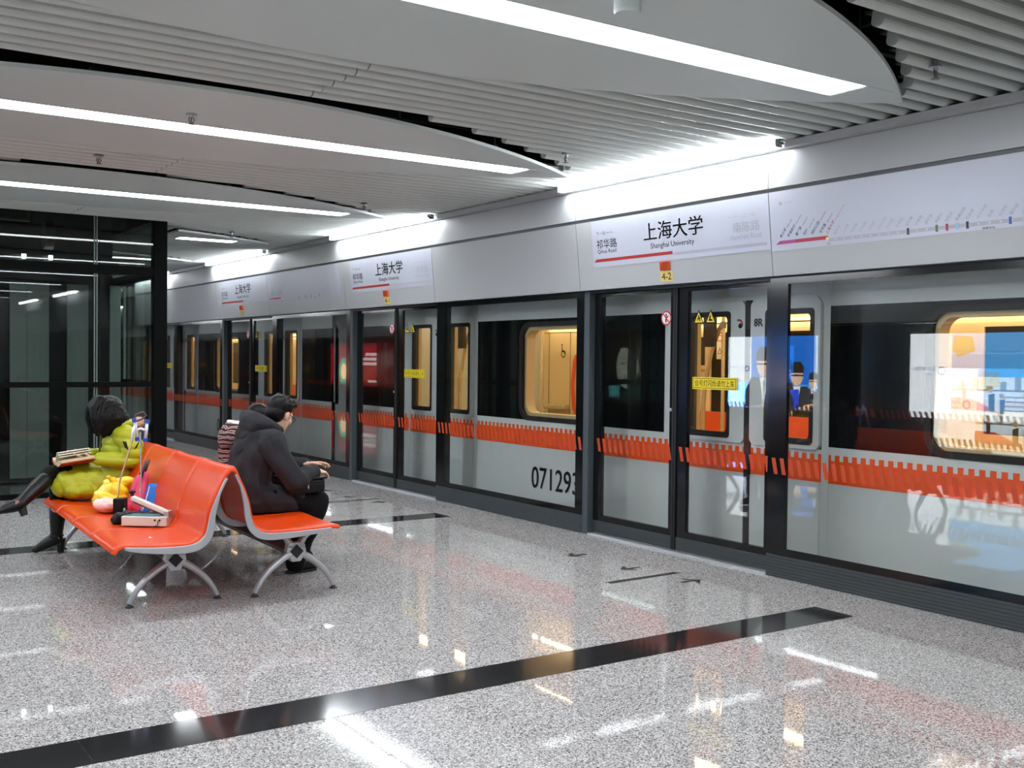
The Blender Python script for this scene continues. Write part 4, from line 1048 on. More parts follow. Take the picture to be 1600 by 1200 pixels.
RP = [(2.868, .405), (2.860, .418), (2.82, .424), (2.72, .420), (2.60, .417), (2.48, .416), (2.40, .420), (2.350, .438), (2.318, .475), (2.300, .53), (2.288, .59), (2.262, .67), (2.228, .745), (2.206, .795), (2.192, .813), (2.184, .817), (2.178, .812)]
bench('platform_bench', 'orange four-seat bench facing the train, the man in the dark coat sits on it', (2.617, 6.13, 0), [(p[0]-2.617, p[1]) for p in RP], 0.0, (.13, 2.40), math.radians(-2.0), 1)
# ------------------------------------------------------------------ people
M_skin = mat('skin', (214, 168, 140), .5, bump=(60, .03))
M_hair = mat('black hair', (4, 3, 3), .45, spec=.2, bump=(90, .25))
M_lime = mat('lime down coat', (166, 172, 12), .5, bump=(45, .25))
M_bootl = mat('black boot leather', (7, 7, 8), .4, spec=.35, bump=(30, .15))
M_legging = mat('black leggings', (5, 5, 6), .8, spec=.2)
M_coat = mat('charcoal wool coat', (45, 46, 50), .9, spec=.2, bump=(220, .3), var=.18, vscale=160)
M_trous = mat('black trousers', (10, 10, 13), .85, spec=.2, bump=(40, .2))
M_bag = mat('black nylon bag', (9, 9, 10), .5, spec=.3, bump=(40, .3))
M_eye = mat('eye dark', (30, 22, 20), .2)
def fingers(bm, wrist, tip_dir, palm_n, side, s=1.0, curl=.35, spread=.10):
    """palm with five separate bent fingers; side=+1/-1 puts the thumb on that side"""
    d = Vector(tip_dir).normalized(); n = Vector(palm_n); n = (n-d*n.dot(d)).normalized(); x = d.cross(n)*side
    w0 = Vector(wrist); palm = w0+d*.045*s
    for k in range(4):
        off = (k-1.5)*.0185*s
        capsule(bm, w0+x*off*.55, w0+d*.085*s+x*off, .0125*s, .0105*s, 10)
    capsule(bm, w0-d*.02, w0+d*.03, .024*s, .026*s, 12, sq=(n, .65))
    lens = (.064, .076, .072, .056)
    for k in range(4):
        off = (k-1.5)*.0185*s; base = w0+d*.085*s+x*off; L = lens[k]*s; dir_ = (d+x*(k-1.5)*spread).normalized()
        a = curl*(.8+.12*k); p = base; q = dir_
        for j, f in enumerate((.45, .32, .26)):
            q = (q*math.cos(a)+n*math.sin(a)).normalized(); p2 = p+q*L*f
            capsule(bm, p, p2, (.0092-.0010*j)*s, (.0086-.0011*j)*s, 8); p = p2
    tb = w0+d*.022*s-x*.024*s; t1 = tb+(d*.6-x*.75+n*.25).normalized()*.042*s; t2 = t1+(d*.9-x*.2+n*.3).normalized()*.034*s
    capsule(bm, tb+x*.012*s, tb, .013*s, .012*s, 8); capsule(bm, tb, t1, .012*s, .010*s, 8); capsule(bm, t1, t2, .0098*s, .008*s, 8)
def head_shape(bm, c, fwd, up, s=1.0):
    """skull, jaw, nose, lips, brow and ears around centre c"""
    f = Vector(fwd).normalized(); u = Vector(up); u = (u-f*u.dot(f)).normalized(); l = u.cross(f)
    M = Matrix((f, l, u)).transposed(); e = M.to_euler(); c = Vector(c)
    P_ = lambda a, b, h: c+f*a*s+l*b*s+u*h*s
    ell(bm, P_(-.012, 0, .025), (.098*s, .077*s, .100*s), e)
    ell(bm, P_(.022, 0, -.045), (.070*s, .060*s, .078*s), e)
    ell(bm, P_(.060, 0, -.090), (.030*s, .034*s, .026*s), e)
    capsule(bm, P_(.082, 0, .012), P_(.102, 0, -.028), .009*s, .014*s, 10)
    ell(bm, P_(.080, 0, -.060), (.014*s, .026*s, .009*s), e)
    ell(bm, P_(.078, 0, .028), (.014*s, .055*s, .012*s), e)
    for sg in (-1, 1):
        ell(bm, P_(-.004, sg*.078, -.008), (.020*s, .009*s, .032*s), e)
        ell(bm, P_(.066, sg*.040, -.020), (.020*s, .022*s, .020*s), e)
    return P_, e
def eyes(P_, e, par, s=1.0):
    for sg in (-1, 1):
        bm = B(); ell(bm, P_(.076, sg*.031, .006), (.011*s, .014*s, .009*s), e); ey = obj('eye', bm, mat('eye white', (226, 222, 216), .25), par, smooth=True)
        bm = B(); ell(bm, P_(.0862, sg*.031, .006), (.003*s, .006*s, .006*s), e); obj('iris', bm, M_eye, ey, smooth=True)
        bm = B(); capsule(bm, P_(.087, sg*.018, .028), P_(.080, sg*.048, .030), .003*s, .0022*s, 6); obj('eyebrow', bm, M_hair, par, smooth=True)
# --- woman in the lime coat (faces -X, reads, right leg crossed over left)
WY = 8.27
t = thing('person', 'seated woman in a lime green down coat reading a book, legs crossed in black boots', 'person', (2.0, WY, 0))
def wbody(bm):
    chain(bm, [(2.03, WY, .53), (2.07, WY, .70), (2.06, WY, .86), (2.03, WY, .94)], [.13, .115, .125, .07], sq=((1, 0, 0), .8))
    capsule(bm, (2.03, WY, .93), (1.975, WY, 1.00), .048, .045)
    capsule(bm, (2.06, WY-.15, .88), (2.06, WY+.15, .88), .055, .055)
    head_shape(bm, (1.955, WY, 1.045), (-.86, -.02, -.50), (-.4, 0, .9), .98)
    for sg, el, wr in ((-1, (2.10, WY-.20, .70), (1.87, WY-.10, .705)), (1, (2.08, WY+.22, .70), (1.86, WY+.11, .715))):
        chain(bm, [(2.06, WY+sg*.16, .88), el, wr], [.05, .04, .026])
    fingers(bm, (1.862, WY-.10, .708), (-.95, .25, .12), (.15, .3, .9), 1, .95, .22)
    fingers(bm, (1.852, WY+.11, .718), (-.95, -.25, .10), (.15, -.3, .9), -1, .95, .22)
    chain(bm, [(2.0, WY-.07, .53), (1.64, WY+.05, .475), (1.66, WY+.17, .28), (1.655, WY+.18, .10)], [.085, .058, .05, .036])
    chain(bm, [(2.0, WY+.08, .56), (1.58, WY+.02, .605), (1.47, WY-.09, .52), (1.33, WY-.20, .425)], [.085, .056, .05, .035])
body = obj('body', blob(wbody, .0065, 3), M_skin, t, smooth=True)
_h = B(); Pw, ew = head_shape(_h, (1.955, WY, 1.045), (-.86, -.02, -.50), (-.4, 0, .9), .98); _h.free()
eyes(Pw, ew, body, .98)
bm = B(); ell(bm, Pw(.0905, 0, -.060), (.005, .020, .005), ew); obj('lips', bm, mat('lips', (176, 96, 90), .4), body, smooth=True)
def whair(bm):
    ell(bm, (1.975, WY, 1.085), (.112, .102, .088)); ell(bm, (2.005, WY, 1.03), (.105, .108, .12))
    for q in range(9):
        a = -1.9+q*3.8/8
        x, y_ = 2.0+.075*math.cos(a), WY+.098*math.sin(a)
        chain(bm, [(1.985+.05*math.cos(a), WY+.07*math.sin(a), 1.09), (x+.005, y_, 1.0), (x+.022, y_*1.0, .925)], [.05, .046, .03])
    for sg in (-1, 1):
        chain(bm, [(1.95, WY+sg*.075, 1.10), (1.918, WY+sg*.093, 1.02), (1.905, WY+sg*.098, .93), (1.925, WY+sg*.09, .875)], [.045, .036, .032, .016])
        chain(bm, [(1.975, WY+sg*.08, 1.10), (1.955, WY+sg*.102, 1.0), (1.955, WY+sg*.105, .90)], [.045, .045, .026])
    ell(bm, (1.925, WY, 1.095), (.085, .098, .070), (0, -.5, 0))
    for sg in (-1, 1):
        chain(bm, [(1.915, WY+sg*.045, 1.135), (1.868, WY+sg*.072, 1.08), (1.862, WY+sg*.088, 1.00), (1.882, WY+sg*.092, .90)], [.040, .032, .028, .016])
        chain(bm, [(1.905, WY+sg*.03, 1.13), (1.858, WY+sg*.05, 1.08), (1.848, WY+sg*.074, 1.02)], [.034, .024, .014])
def hstr(c, n): return c+n*(.0025*math.sin(130*math.atan2(c.y-WY, c.x-2.0)+6*c.z))
obj('hair', blob(whair, .007, 5, hstr), M_hair, body, smooth=True)
def wcoat(bm):
    chain(bm, [(2.05, WY, .52), (2.08, WY, .66), (2.075, WY, .80), (2.05, WY, .90)], [.175, .158, .158, .105], sq=((1, 0, 0), .86))
    capsule(bm, (2.065, WY-.145, .875), (2.065, WY+.145, .875), .082, .082)
    ell(bm, (2.04, WY, .935), (.085, .095, .045))
    for sg, el, wr in ((-1, (2.115, WY-.225, .705), (1.895, WY-.12, .708)), (1, (2.09, WY+.235, .705), (1.885, WY+.125, .718))):
        chain(bm, [(2.07, WY+sg*.165, .875), ((2.07+el[0])/2+.01, WY+sg*.215, .79), el, ((el[0]+wr[0])/2, (el[1]+wr[1])/2, .702), wr], [.082, .076, .066, .060, .047])
    chain(bm, [(2.05, WY-.06, .53), (1.86, WY-.045, .53), (1.68, WY-.02, .525)], [.12, .105, .10])
    chain(bm, [(2.05, WY+.08, .55), (1.86, WY+.06, .565), (1.70, WY+.05, .565)], [.12, .105, .088])
    ell(bm, (1.78, WY-.03, .485), (.16, .15, .075))
def quilt(c, n):
    if c.x < 1.93 and c.z < .66: ph = (c.x*.8+c.z*.3)/.085
    else: ph = c.z/.072
    d = abs(math.sin(PI*ph+.5*math.sin(9*c.y)))**.5*.011
    d += .0016*math.sin(61*c.x+43*c.y)*math.sin(57*c.z+35*c.y)
    p = c+n*(d-.004)
    if p.z < .428: p.z = .428+.1*(p.z-.428)
    return p
coat = obj('coat', blob(wcoat, .0085, 3, quilt), M_lime, t, smooth=True)
bm = B(); tube(bm, [(1.965, WY-.02, .93), (1.925, WY-.02, .86), (1.912, WY-.02, .76), (1.90, WY-.02, .68)], .006, 8); obj('zip', bm, mat('zip dark', (70, 70, 20), .5), coat)
def wcollar(bm):
    for q in range(13):
        a0, a1 = -2.3+q*4.6/13, -2.3+(q+1)*4.6/13
        capsule(bm, (2.055+.088*math.cos(a0), WY+.10*math.sin(a0), .955+.012*math.cos(a0)), (2.055+.088*math.cos(a1), WY+.10*math.sin(a1), .955+.012*math.cos(a1)), .028, .028, 10)
obj('collar', blob(wcollar, .008, 3), M_lime, coat, smooth=True)
def wfur(bm):
    chain(bm, [(2.16, WY-.06, .955), (2.20, WY+.0, .965), (2.20, WY+.08, .955)], [.028, .036, .026])
rr_ = random.Random(5)
obj('fur_trim', blob(wfur, .007, 1, lambda c, n: c+n*rr_.uniform(-.004, .012)), mat('tan fur', (196, 160, 126), .95), coat, smooth=True, label='tan fur trim of the hood')
for sg, wr, en in ((-1, (1.893, WY-.118, .708), (1.865, WY-.102, .708)), (1, (1.883, WY+.123, .718), (1.855, WY+.112, .718))):
    bm = B(); capsule(bm, wr, en, .033, .031); obj('cuff', bm, mat('cuff grey', (150, 150, 140), .8), coat, smooth=True, label='pale knit cuff')
def wlegs(bm):
    chain(bm, [(1.80, WY+.0, .49), (1.64, WY+.05, .475), (1.655, WY+.13, .36)], [.075, .064, .058])
    chain(bm, [(1.80, WY+.05, .575), (1.585, WY+.02, .605), (1.53, WY-.03, .56)], [.078, .064, .060])
obj('leggings', blob(wlegs, .009, 3), M_legging, t, smooth=True)
def boot(bm, knee, ankle, toe, heel_dir, sole):
    k, a, tt = Vector(knee), Vector(ankle), Vector(toe)
    chain(bm, [k, k.lerp(a, .4), k.lerp(a, .8), a], [.060, .056, .045, .046])
    d = (tt-a); chain(bm, [a, a+d*.45+Vector(heel_dir)*.0, tt], [.048, .042, .026]); ell(bm, tt, (.034, .034, .026))
wb = B
bo = blob(lambda b_: boot(b_, (1.657, WY+.145, .345), (1.655, WY+.19, .105), (1.515, WY+.21, .030), (0, 0, 0), 0), .007, 3, lambda c, n: Vector((c.x, c.y, max(c.z, .006))))
b1 = obj('boot', bo, M_bootl, t, smooth=True)
bm = B(); lathe(bm, [(.024, .001), (.030, .07), (.036, .10)], (1.685, WY+.19, 0), 14); obj('heel', bm, M_rubber, b1)
bm = B(); tube(bm, [(1.655+.049*math.cos(a), WY+.19+.049*math.sin(a), .125) for a in [k*2*PI/16 for k in range(17)]], .006, 6); obj('ankle_strap', bm, M_bootl, b1)
bo = blob(lambda b_: boot(b_, (1.53, WY-.03, .565), (1.335, WY-.20, .425), (1.205, WY-.245, .395), (0, 0, 0), 0), .007, 3)
b2 = obj('boot', bo, M_bootl, t, smooth=True)
bm = B(); tube(bm, [(1.352, WY-.205, .40), (1.368, WY-.215, .345)], [.030, .024], 12); obj('heel', bm, M_rubber, b2)
bm = B(); obox(bm, (1.315, WY-.245, .445), (.012, .004, 0), (0, .004, 0), (0, 0, .014)); obj('buckle', bm, M_alu, b2)
# --- open book in her hands
t = thing('open_book', 'thick open book in the hands of the woman in the lime coat', 'book', (1.72, WY, .70))
ax = Vector((-.96, .0, -.12)).normalized(); up_ = Vector((-.10, 0, .99)).normalized(); sp = Vector((0, 1, 0))
def page_block(side, th):
    bm = B(); c0 = Vector((1.735, WY, .672)); rings = []
    for k in range(9):
        q = k/8; hgt = .010+.022*math.sin(PI*min(1, q*1.35))*(1-q*.45)
        p = c0+sp*side*(q*.150)+Vector((0, 0, .035*q*q))
        rings.append([p+ax*.115, p+ax*.115+up_*(hgt+th), p-ax*.115+up_*(hgt+th), p-ax*.115])
    loft(bm, rings); return bm
M_page = mat('book pages', (214, 198, 160), .8)
pb = obj('page_block', page_block(-1, .012), M_page, t); obj('page_block', page_block(1, .006), M_page, t)
bm = B(); c0 = Vector((1.735, WY, .669)); loft(bm, [[c0+sp*q*.155+Vector((0, 0, .035*q*q))+ax*.12, c0+sp*q*.155+Vector((0, 0, .035*q*q))+ax*.12-up_*.004, c0+sp*q*.155+Vector((0, 0, .035*q*q))-ax*.12-up_*.004, c0+sp*q*.155+Vector((0, 0, .035*q*q))-ax*.12] for q in [-1+k*.25 for k in range(9)]])
obj('cover', bm, mat('book cover red', (170, 34, 30), .5), t, label='red book cover')
bm = B()
for k in range(3):
    rings = []
    for j in range(7):
        q = j/6; p = Vector((1.735, WY, .70))+sp*(.02-.10*q*(1-.5*k/3))+Vector((-.005*k, 0, .075*math.sin(q*1.9)*(.6+.2*k)))
        rings.append([p+ax*.112, p+ax*.112+up_*.001, p-ax*.112+up_*.001, p-ax*.112])
    loft(bm, rings)
obj('lifted_pages', bm, mat('white pages', (232, 226, 206), .8), t)
bm = B(); p = Vector((1.775, WY-.085, .7235)); obox(bm, p, ax*.03, Vector((0, .035, -.012)), up_*.001); obj('printed_picture', bm, M_ink, t)
# --- man in the charcoal coat (faces +X, leans forward)
MY = 6.95
t = thing('person', 'seated man in a charcoal hooded wool coat leaning forward with joined hands', 'person', (2.7, MY, 0))
hf, hu = (.80, .42, -.42), (.35, .1, .9)
def mbody(bm):
    chain(bm, [(2.60, MY, .53), (2.59, MY, .70), (2.63, MY, .86), (2.69, MY, .96)], [.10, .10, .10, .08], sq=((1, 0, 0), .8))
    capsule(bm, (2.68, MY, .95), (2.76, MY+.01, 1.02), .056, .056); capsule(bm, (2.67, MY-.16, .90), (2.69, MY+.16, .90), .045, .045)
    head_shape(bm, (2.795, MY+.01, 1.075), hf, hu, 1.02)
    chain(bm, [(2.67, MY-.19, .90), (2.72, MY-.235, .77), (2.795, MY-.255, .645), (2.88, MY-.205, .655), (2.985, MY-.13, .685)], [.042, .038, .034, .032, .03])
    chain(bm, [(2.69, MY+.19, .90), (2.77, MY+.235, .77), (2.865, MY+.255, .655), (2.94, MY+.16, .685), (3.01, MY+.05, .715)], [.042, .038, .034, .032, .03])
    fingers(bm, (2.995, MY-.125, .690), (.90, .38, -.10), (.1, .3, -.95), -1, 1.0, .42)
    fingers(bm, (3.012, MY+.03, .722), (.92, -.18, .06), (.1, -.3, -.95), 1, 1.0, .30)
    chain(bm, [(2.62, MY-.09, .52), (3.02, MY-.14, .475), (2.90, MY-.13, .27), (2.855, MY-.12, .09)], [.07, .05, .045, .036])
    chain(bm, [(2.62, MY+.10, .52), (3.06, MY+.17, .475), (3.03, MY+.23, .27), (3.0, MY+.27, .09)], [.07, .05, .045, .036])
body = obj('body', blob(mbody, .0065, 3), M_skin, t, smooth=True)
_h = B(); Pm, em = head_shape(_h, (2.795, MY+.01, 1.075), hf, hu, 1.02); _h.free()
eyes(Pm, em, body, 1.02)
bm = B(); ell(bm, Pm(.0925, 0, -.060), (.005, .021, .005), em); obj('lips', bm, MATS['lips'], body, smooth=True)
def mhair(bm):
    ell(bm, Pm(-.022, 0, .045), (.098, .086, .086), em); ell(bm, Pm(-.045, 0, -.005), (.066, .079, .075), em)
    ell(bm, Pm(.045, 0, .095), (.06, .07, .03), em)
    rq = random.Random(4)
    for q in range(46):
        a, b = rq.uniform(-2.6, 2.6), rq.uniform(.1, 1.2)
        d = Vector((-.022+.088*math.cos(a)*math.cos(b), .080*math.sin(a)*math.cos(b), .05+.085*math.sin(b)))
        if d.x > .06 and d.z < .08: continue
        p0 = Pm(d.x*.9, d.y*.9, d.z*.95); p1 = Pm(d.x*1.08+.012, d.y*1.06, d.z*1.06+.004); capsule(bm, p0, p1, .016, .006, 7)
obj('hair', blob(mhair, .006, 2), M_hair, body, smooth=True)
# glasses
g = B()
for sg in (-1, 1):
    c0 = Pm(.103, sg*.033, .004); l_ = (Pm(0, 1, 0)-Pm(0, 0, 0)).normalized(); u_ = (Pm(0, 0, 1)-Pm(0, 0, 0)).normalized()
    tube(g, [c0+l_*.025*math.cos(k*PI/8)+u_*.018*math.sin(k*PI/8) for k in range(17)], .0018, 6)
    tube(g, [Pm(.103, sg*.058, .008), Pm(.05, sg*.082, .010), Pm(.0, sg*.086, .010)], .0018, 6)
tube(g, [Pm(.104, -.010, .006), Pm(.107, 0, .009), Pm(.104, .010, .006)], .0018, 6)
obj('glasses', g, M_ink, body)
def mcoat(bm):
    chain(bm, [(2.60, MY, .505), (2.575, MY, .62), (2.59, MY, .76), (2.635, MY, .88), (2.685, MY, .945)], [.185, .178, .182, .178, .11], sq=((1, 0, 0), .80))
    capsule(bm, (2.66, MY-.165, .90), (2.68, MY+.165, .90), .095, .095)
    chain(bm, [(2.67, MY-.19, .90), (2.72, MY-.235, .77), (2.795, MY-.255, .645), (2.88, MY-.205, .655), (2.975, MY-.14, .685)], [.092, .083, .074, .066, .056])
    chain(bm, [(2.69, MY+.19, .90), (2.77, MY+.235, .77), (2.865, MY+.255, .655), (2.94, MY+.16, .685), (3.0, MY+.07, .713)], [.092, .083, .074, .066, .056])
    chain(bm, [(2.60, MY-.07, .50), (2.76, MY-.10, .50), (2.85, MY-.12, .495)], [.125, .11, .095]); chain(bm, [(2.60, MY+.08, .50), (2.76, MY+.12, .50), (2.88, MY+.14, .495)], [.125, .11, .095])
def folds(c, n):
    d = .005*math.sin(26*c.z+17*c.x+5*math.sin(11*c.y))*math.sin(13*c.y+9*c.x)+.004*math.sin(48*c.x+31*c.z+20*c.y)
    p = c+n*d
    if p.z < .432: p.z = .432+.1*(p.z-.432)
    return p
coat = obj('coat', blob(mcoat, .009, 3, folds), M_coat, t, smooth=True)
def mhood(bm):
    for q in range(15):
        a0, a1 = .55+q*5.2/15, .55+(q+1)*5.2/15
        f_ = lambda a: Vector((2.675+.105*math.cos(a)-.0, MY+.122*math.sin(a), 1.005-.045*math.cos(a)))
        r_ = lambda a: .036+.022*(1-math.cos(a))/2
        capsule(bm, f_(a0), f_(a1), r_(a0), r_(a1), 12)
    ell(bm, (2.585, MY, 1.005), (.075, .13, .085), (0, .4, 0)); ell(bm, (2.545, MY, .945), (.055, .10, .065), (0, .5, 0))
obj('hood', blob(mhood, .009, 4, folds), M_coat, coat, smooth=True)
bm = B()
def on_back(y_, z): return Vector((2.0, y_, z))
for a, b in (((2.487, MY-.13, .865), (2.463, MY, .80)), ((2.463, MY, .80), (2.487, MY+.13, .865))):
    tube(bm, [a, b], .004, 6)
obj('yoke_seam', bm, mat('seam dark', (30, 30, 33), .9), coat)
for wr in ((2.965, MY-.147, .682),):
    bm = B(); obox(bm, (2.925, MY-.235, .672), (.028, .010, 0), (0, .003, 0), (0, 0, .016)); obj('cuff_tab', bm, M_coat, coat)
bm = B(); tube(bm, [(2.70, MY-.03, 1.0), (2.735, MY-.055, .985), (2.77, MY-.05, .968)], .014, 8); obj('shirt_collar', bm, mat('pale shirt', (206, 190, 164), .8), coat, label='pale shirt collar')
def mtrous(bm):
    chain(bm, [(2.70, MY-.10, .505), (3.015, MY-.14, .475), (2.955, MY-.14, .33), (2.88, MY-.13, .14), (2.86, MY-.13, .07)], [.10, .082, .075, .068, .066])
    chain(bm, [(2.70, MY+.11, .505), (3.06, MY+.17, .475), (3.045, MY+.22, .30), (3.01, MY+.265, .12), (3.005, MY+.27, .06)], [.10, .082, .075, .066, .064])
obj('trousers', blob(mtrous, .009, 3, lambda c, n: c+n*(.004*math.sin(40*c.z+20*c.x))), M_trous, t, smooth=True)
for hx, hy, tx, ty in ((2.845, MY-.12, 3.00, MY-.09), (2.985, MY+.27, 3.13, MY+.29)):
    def shoe(bm):
        chain(bm, [(hx, hy, .055), (hx+.5*(tx-hx), hy+.5*(ty-hy), .050), (tx, ty, .034)], [.042, .046, .038])
        capsule(bm, (hx, hy, .05), (hx+.03, hy, .095), .042, .042)
    so = obj('shoe', blob(shoe, .007, 2, lambda c, n: Vector((c.x, c.y, max(c.z, .012)))), M_bootl, t, smooth=True)
    bm = B(); a_ = Vector((tx-hx, ty-hy, 0)).normalized(); s_ = Vector((-a_.y, a_.x, 0))
    ol = [Vector((hx, hy, 0))+a_*u_+s_*v_ for u_, v_ in ((-.045, -.025), (-.05, 0), (-.045, .025), (.05, .042), (.12, .050), (.17, .036), (.19, 0), (.17, -.036), (.12, -.050), (.05, -.042))]
    prism(bm, [(p.x, p.y) for p in ol], lambda p: (p[0], p[1], .001), lambda p: (p[0], p[1], .020)); obj('sole', bm, M_rubber, so)
# watch-white cuff
bm = B(); capsule(bm, (2.985, MY+.075, .708), (3.005, MY+.05, .718), .034, .033); obj('shirt_cuff', bm, mat('sign white', (236, 236, 236), .4), t, smooth=True, label='white shirt cuff')
# --- bag on his lap
t = thing('shoulder_bag', 'black shoulder bag lying on the lap of the man in the charcoal coat', 'bag', (2.92, MY-.1, .53))
bm = B(); obox(bm, (2.895, MY-.09, .600), (.135, .0, .004), (.0, .15, 0), (-.002, 0, .048)); o = obj('bag_body', bm, M_bag, t); bevel(o, .022, 3)
bm = B(); obox(bm, (2.905, MY-.09, .652), (.135, 0, .002), (0, .155, 0), (0, 0, .006)); fl = obj('flap', bm, M_bag, t); bevel(fl, .005, 2)
bm = B(); tube(bm, [(2.78, MY-.245, .612), (2.90, MY-.2455, .612), (3.02, MY-.245, .612)], .003, 6); obj('zip', bm, MATS['seam dark'], t)
bm = B(); obox(bm, (2.90, MY-.248, .60), (.004, 0, 0), (0, .002, 0), (0, 0, .014)); obj('zip_pull', bm, M_alu, t)
# --- third person behind the man: pink and black patterned jacket
KY = 7.62
t = thing('person', 'person in a pink and black patterned jacket, half hidden behind the hooded man', 'person', (2.780, KY, 0))
def kbody(bm):
    chain(bm, [(2.700, KY, .53), (2.720, KY, .70), (2.760, KY, .84), (2.790, KY, .90)], [.09, .085, .085, .06], sq=((1, 0, 0), .8))
    capsule(bm, (2.790, KY, .89), (2.850, KY-.02, .955), .046, .044); head_shape(bm, (2.885, KY-.03, 1.0), (.8, -.35, -.5), (.4, 0, .9), .93)
    for sg in (-1, 1):
        chain(bm, [(2.770, KY+sg*.15, .84), (2.840, KY+sg*.20, .62), (3.010, KY+sg*.10, .62)], [.035, .032, .027])
        chain(bm, [(2.720, KY+sg*.08, .52), (3.110, KY+sg*.09, .47), (3.100, KY+sg*.09, .27), (3.090, KY+sg*.09, .08)], [.065, .05, .042, .034])
    fingers(bm, (3.020, KY-.095, .62), (.9, .3, -.1), (0, .3, -.95), -1, .9, .35); fingers(bm, (3.020, KY+.095, .62), (.9, -.3, -.1), (0, -.3, -.95), 1, .9, .35)
body = obj('body', blob(kbody, .007, 3), M_skin, t, smooth=True)
_h = B(); Pk, ek = head_shape(_h, (2.885, KY-.03, 1.0), (.8, -.35, -.5), (.4, 0, .9), .93); _h.free()
eyes(Pk, ek, body, .93)
def khair(bm):
    ell(bm, Pk(-.022, 0, .04), (.095, .086, .086), ek); ell(bm, Pk(-.05, 0, -.02), (.066, .080, .085), ek); chain(bm, [Pk(-.06, 0, -.03), Pk(-.09, 0, -.10)], [.06, .04])
obj('hair', blob(khair, .007, 3), M_hair, body, smooth=True)
def patt():
    m = mat('pink black knit', (196, 140, 140), .9, bump=(80, .3)); nt = m.node_tree; b = nt.nodes['Principled BSDF']
    tc = nt.nodes.new('ShaderNodeTexCoord'); wv = nt.nodes.new('ShaderNodeTexWave'); wv.wave_type = 'BANDS'; wv.bands_direction = 'Z'
    wv.inputs['Scale'].default_value = 9; wv.inputs['Distortion'].default_value = 3.5; wv.inputs['Detail'].default_value = 2; wv.inputs['Detail Scale'].default_value = 1.6
    cr = nt.nodes.new('ShaderNodeValToRGB'); cr.color_ramp.interpolation = 'CONSTANT'; e = cr.color_ramp.elements
    e[0].position = 0; e[0].color = lin((34, 26, 30)); e[1].position = .5; e[1].color = lin((198, 132, 132)); x_ = e.new(.74); x_.color = lin((226, 205, 196)); x_ = e.new(.88); x_.color = lin((34, 26, 30))
    nt.links.new(tc.outputs['Object'], wv.inputs['Vector']); nt.links.new(wv.outputs['Fac'], cr.inputs[0]); nt.links.new(cr.outputs[0], b.inputs['Base Color'])
    return m
def kcoat(bm):
    chain(bm, [(2.720, KY, .50), (2.715, KY, .64), (2.735, KY, .78), (2.780, KY, .87)], [.165, .155, .155, .10], sq=((1, 0, 0), .82))
    capsule(bm, (2.760, KY-.14, .83), (2.760, KY+.14, .83), .08, .08)
    for sg in (-1, 1): chain(bm, [(2.770, KY+sg*.16, .83), (2.810, KY+sg*.205, .72), (2.845, KY+sg*.215, .62), (3.000, KY+sg*.11, .622)], [.08, .072, .064, .048])
M_patt = patt()
coat = obj('jacket', blob(kcoat, .01, 3, folds), M_patt, t, smooth=True)
def khood(bm):
    ell(bm, (2.665, KY-.04, .895), (.075, .125, .115), (0, .35, 0)); ell(bm, (2.720, KY-.03, .95), (.085, .12, .055), (0, .3, 0))
_k0 = 2.755
def khood2(bm):
    khood(bm)
    for q in range(15):
        a0, a1 = .6+q*5.1/15, .6+(q+1)*5.1/15
        g_ = lambda a: Vector((_k0+.09*math.cos(a), KY-.03+.11*math.sin(a), .930-.02*math.cos(a)))
        capsule(bm, g_(a0), g_(a1), .042, .042, 10)
hd = obj('hood', blob(khood2, .009, 3), M_patt, coat, smooth=True)
bm = B(); tube(bm, [(2.755+.088*math.cos(a), KY-.03+.108*math.sin(a), .972-.02*math.cos(a)) for a in [.75+k*4.8/14 for k in range(15)]], .017, 8); obj('hood_edge', bm, MATS['sign white'], hd, smooth=True, label='white hood edge')
def ktrous(bm):
    for sg in (-1, 1): chain(bm, [(2.780, KY+sg*.08, .515), (3.110, KY+sg*.09, .47), (3.100, KY+sg*.09, .27), (3.090, KY+sg*.09, .07)], [.095, .072, .064, .055])
obj('trousers', blob(ktrous, .01, 3), M_trous, t, smooth=True)
for sg in (-1, 1):
    so = obj('shoe', blob(lambda bm: chain(bm, [(3.080, KY+sg*.09, .05), (3.220, KY+sg*.10, .036)], [.042, .034]), .008, 2, lambda c, n: Vector((c.x, c.y, max(c.z, .002)))), M_bootl, t, smooth=True)
# ------------------------------------------------------------------ things on the left bench
def crinkle(seed, a=.012, f=30):
    r_ = random.Random(seed); o1, o2, o3 = [r_.uniform(0, 9) for _ in range(3)]
    return lambda c, n: c+n*a*(abs(math.sin(f*c.x+o1+3*math.sin(f*.4*c.z)))*abs(math.sin(f*.8*c.y+o2))+.5*math.sin(f*1.7*c.z+f*c.x+o3)*.6)
SZ = .407
t = thing('plastic_bag', 'knotted yellow plastic bag with pale contents beside the woman in lime', 'plastic bag', (1.82, 7.55, SZ))
def pbag(bm):
    ell(bm, (1.83, 7.56, SZ+.078), (.115, .13, .078)); ell(bm, (1.84, 7.55, SZ+.13), (.09, .10, .07))
    chain(bm, [(1.85, 7.55, SZ+.17), (1.83, 7.52, SZ+.215), (1.80, 7.50, SZ+.235)], [.045, .02, .012]); chain(bm, [(1.86, 7.55, SZ+.18), (1.92, 7.53, SZ+.20), (1.985, 7.51, SZ+.20)], [.04, .03, .008]); chain(bm, [(1.85, 7.55, SZ+.18), (1.80, 7.60, SZ+.20)], [.03, .012])
def yb_fix(c, n):
    p = crinkle(2, .016, 34)(c, n); p.z = max(p.z, SZ+.006); return p
o = obj('bag', blob(pbag, .007, 1, yb_fix), mat('yellow plastic', (236, 204, 30), .3, coat=.3), t, smooth=True)
def pbag2(bm): ell(bm, (1.805, 7.50, SZ+.055), (.105, .105, .052))
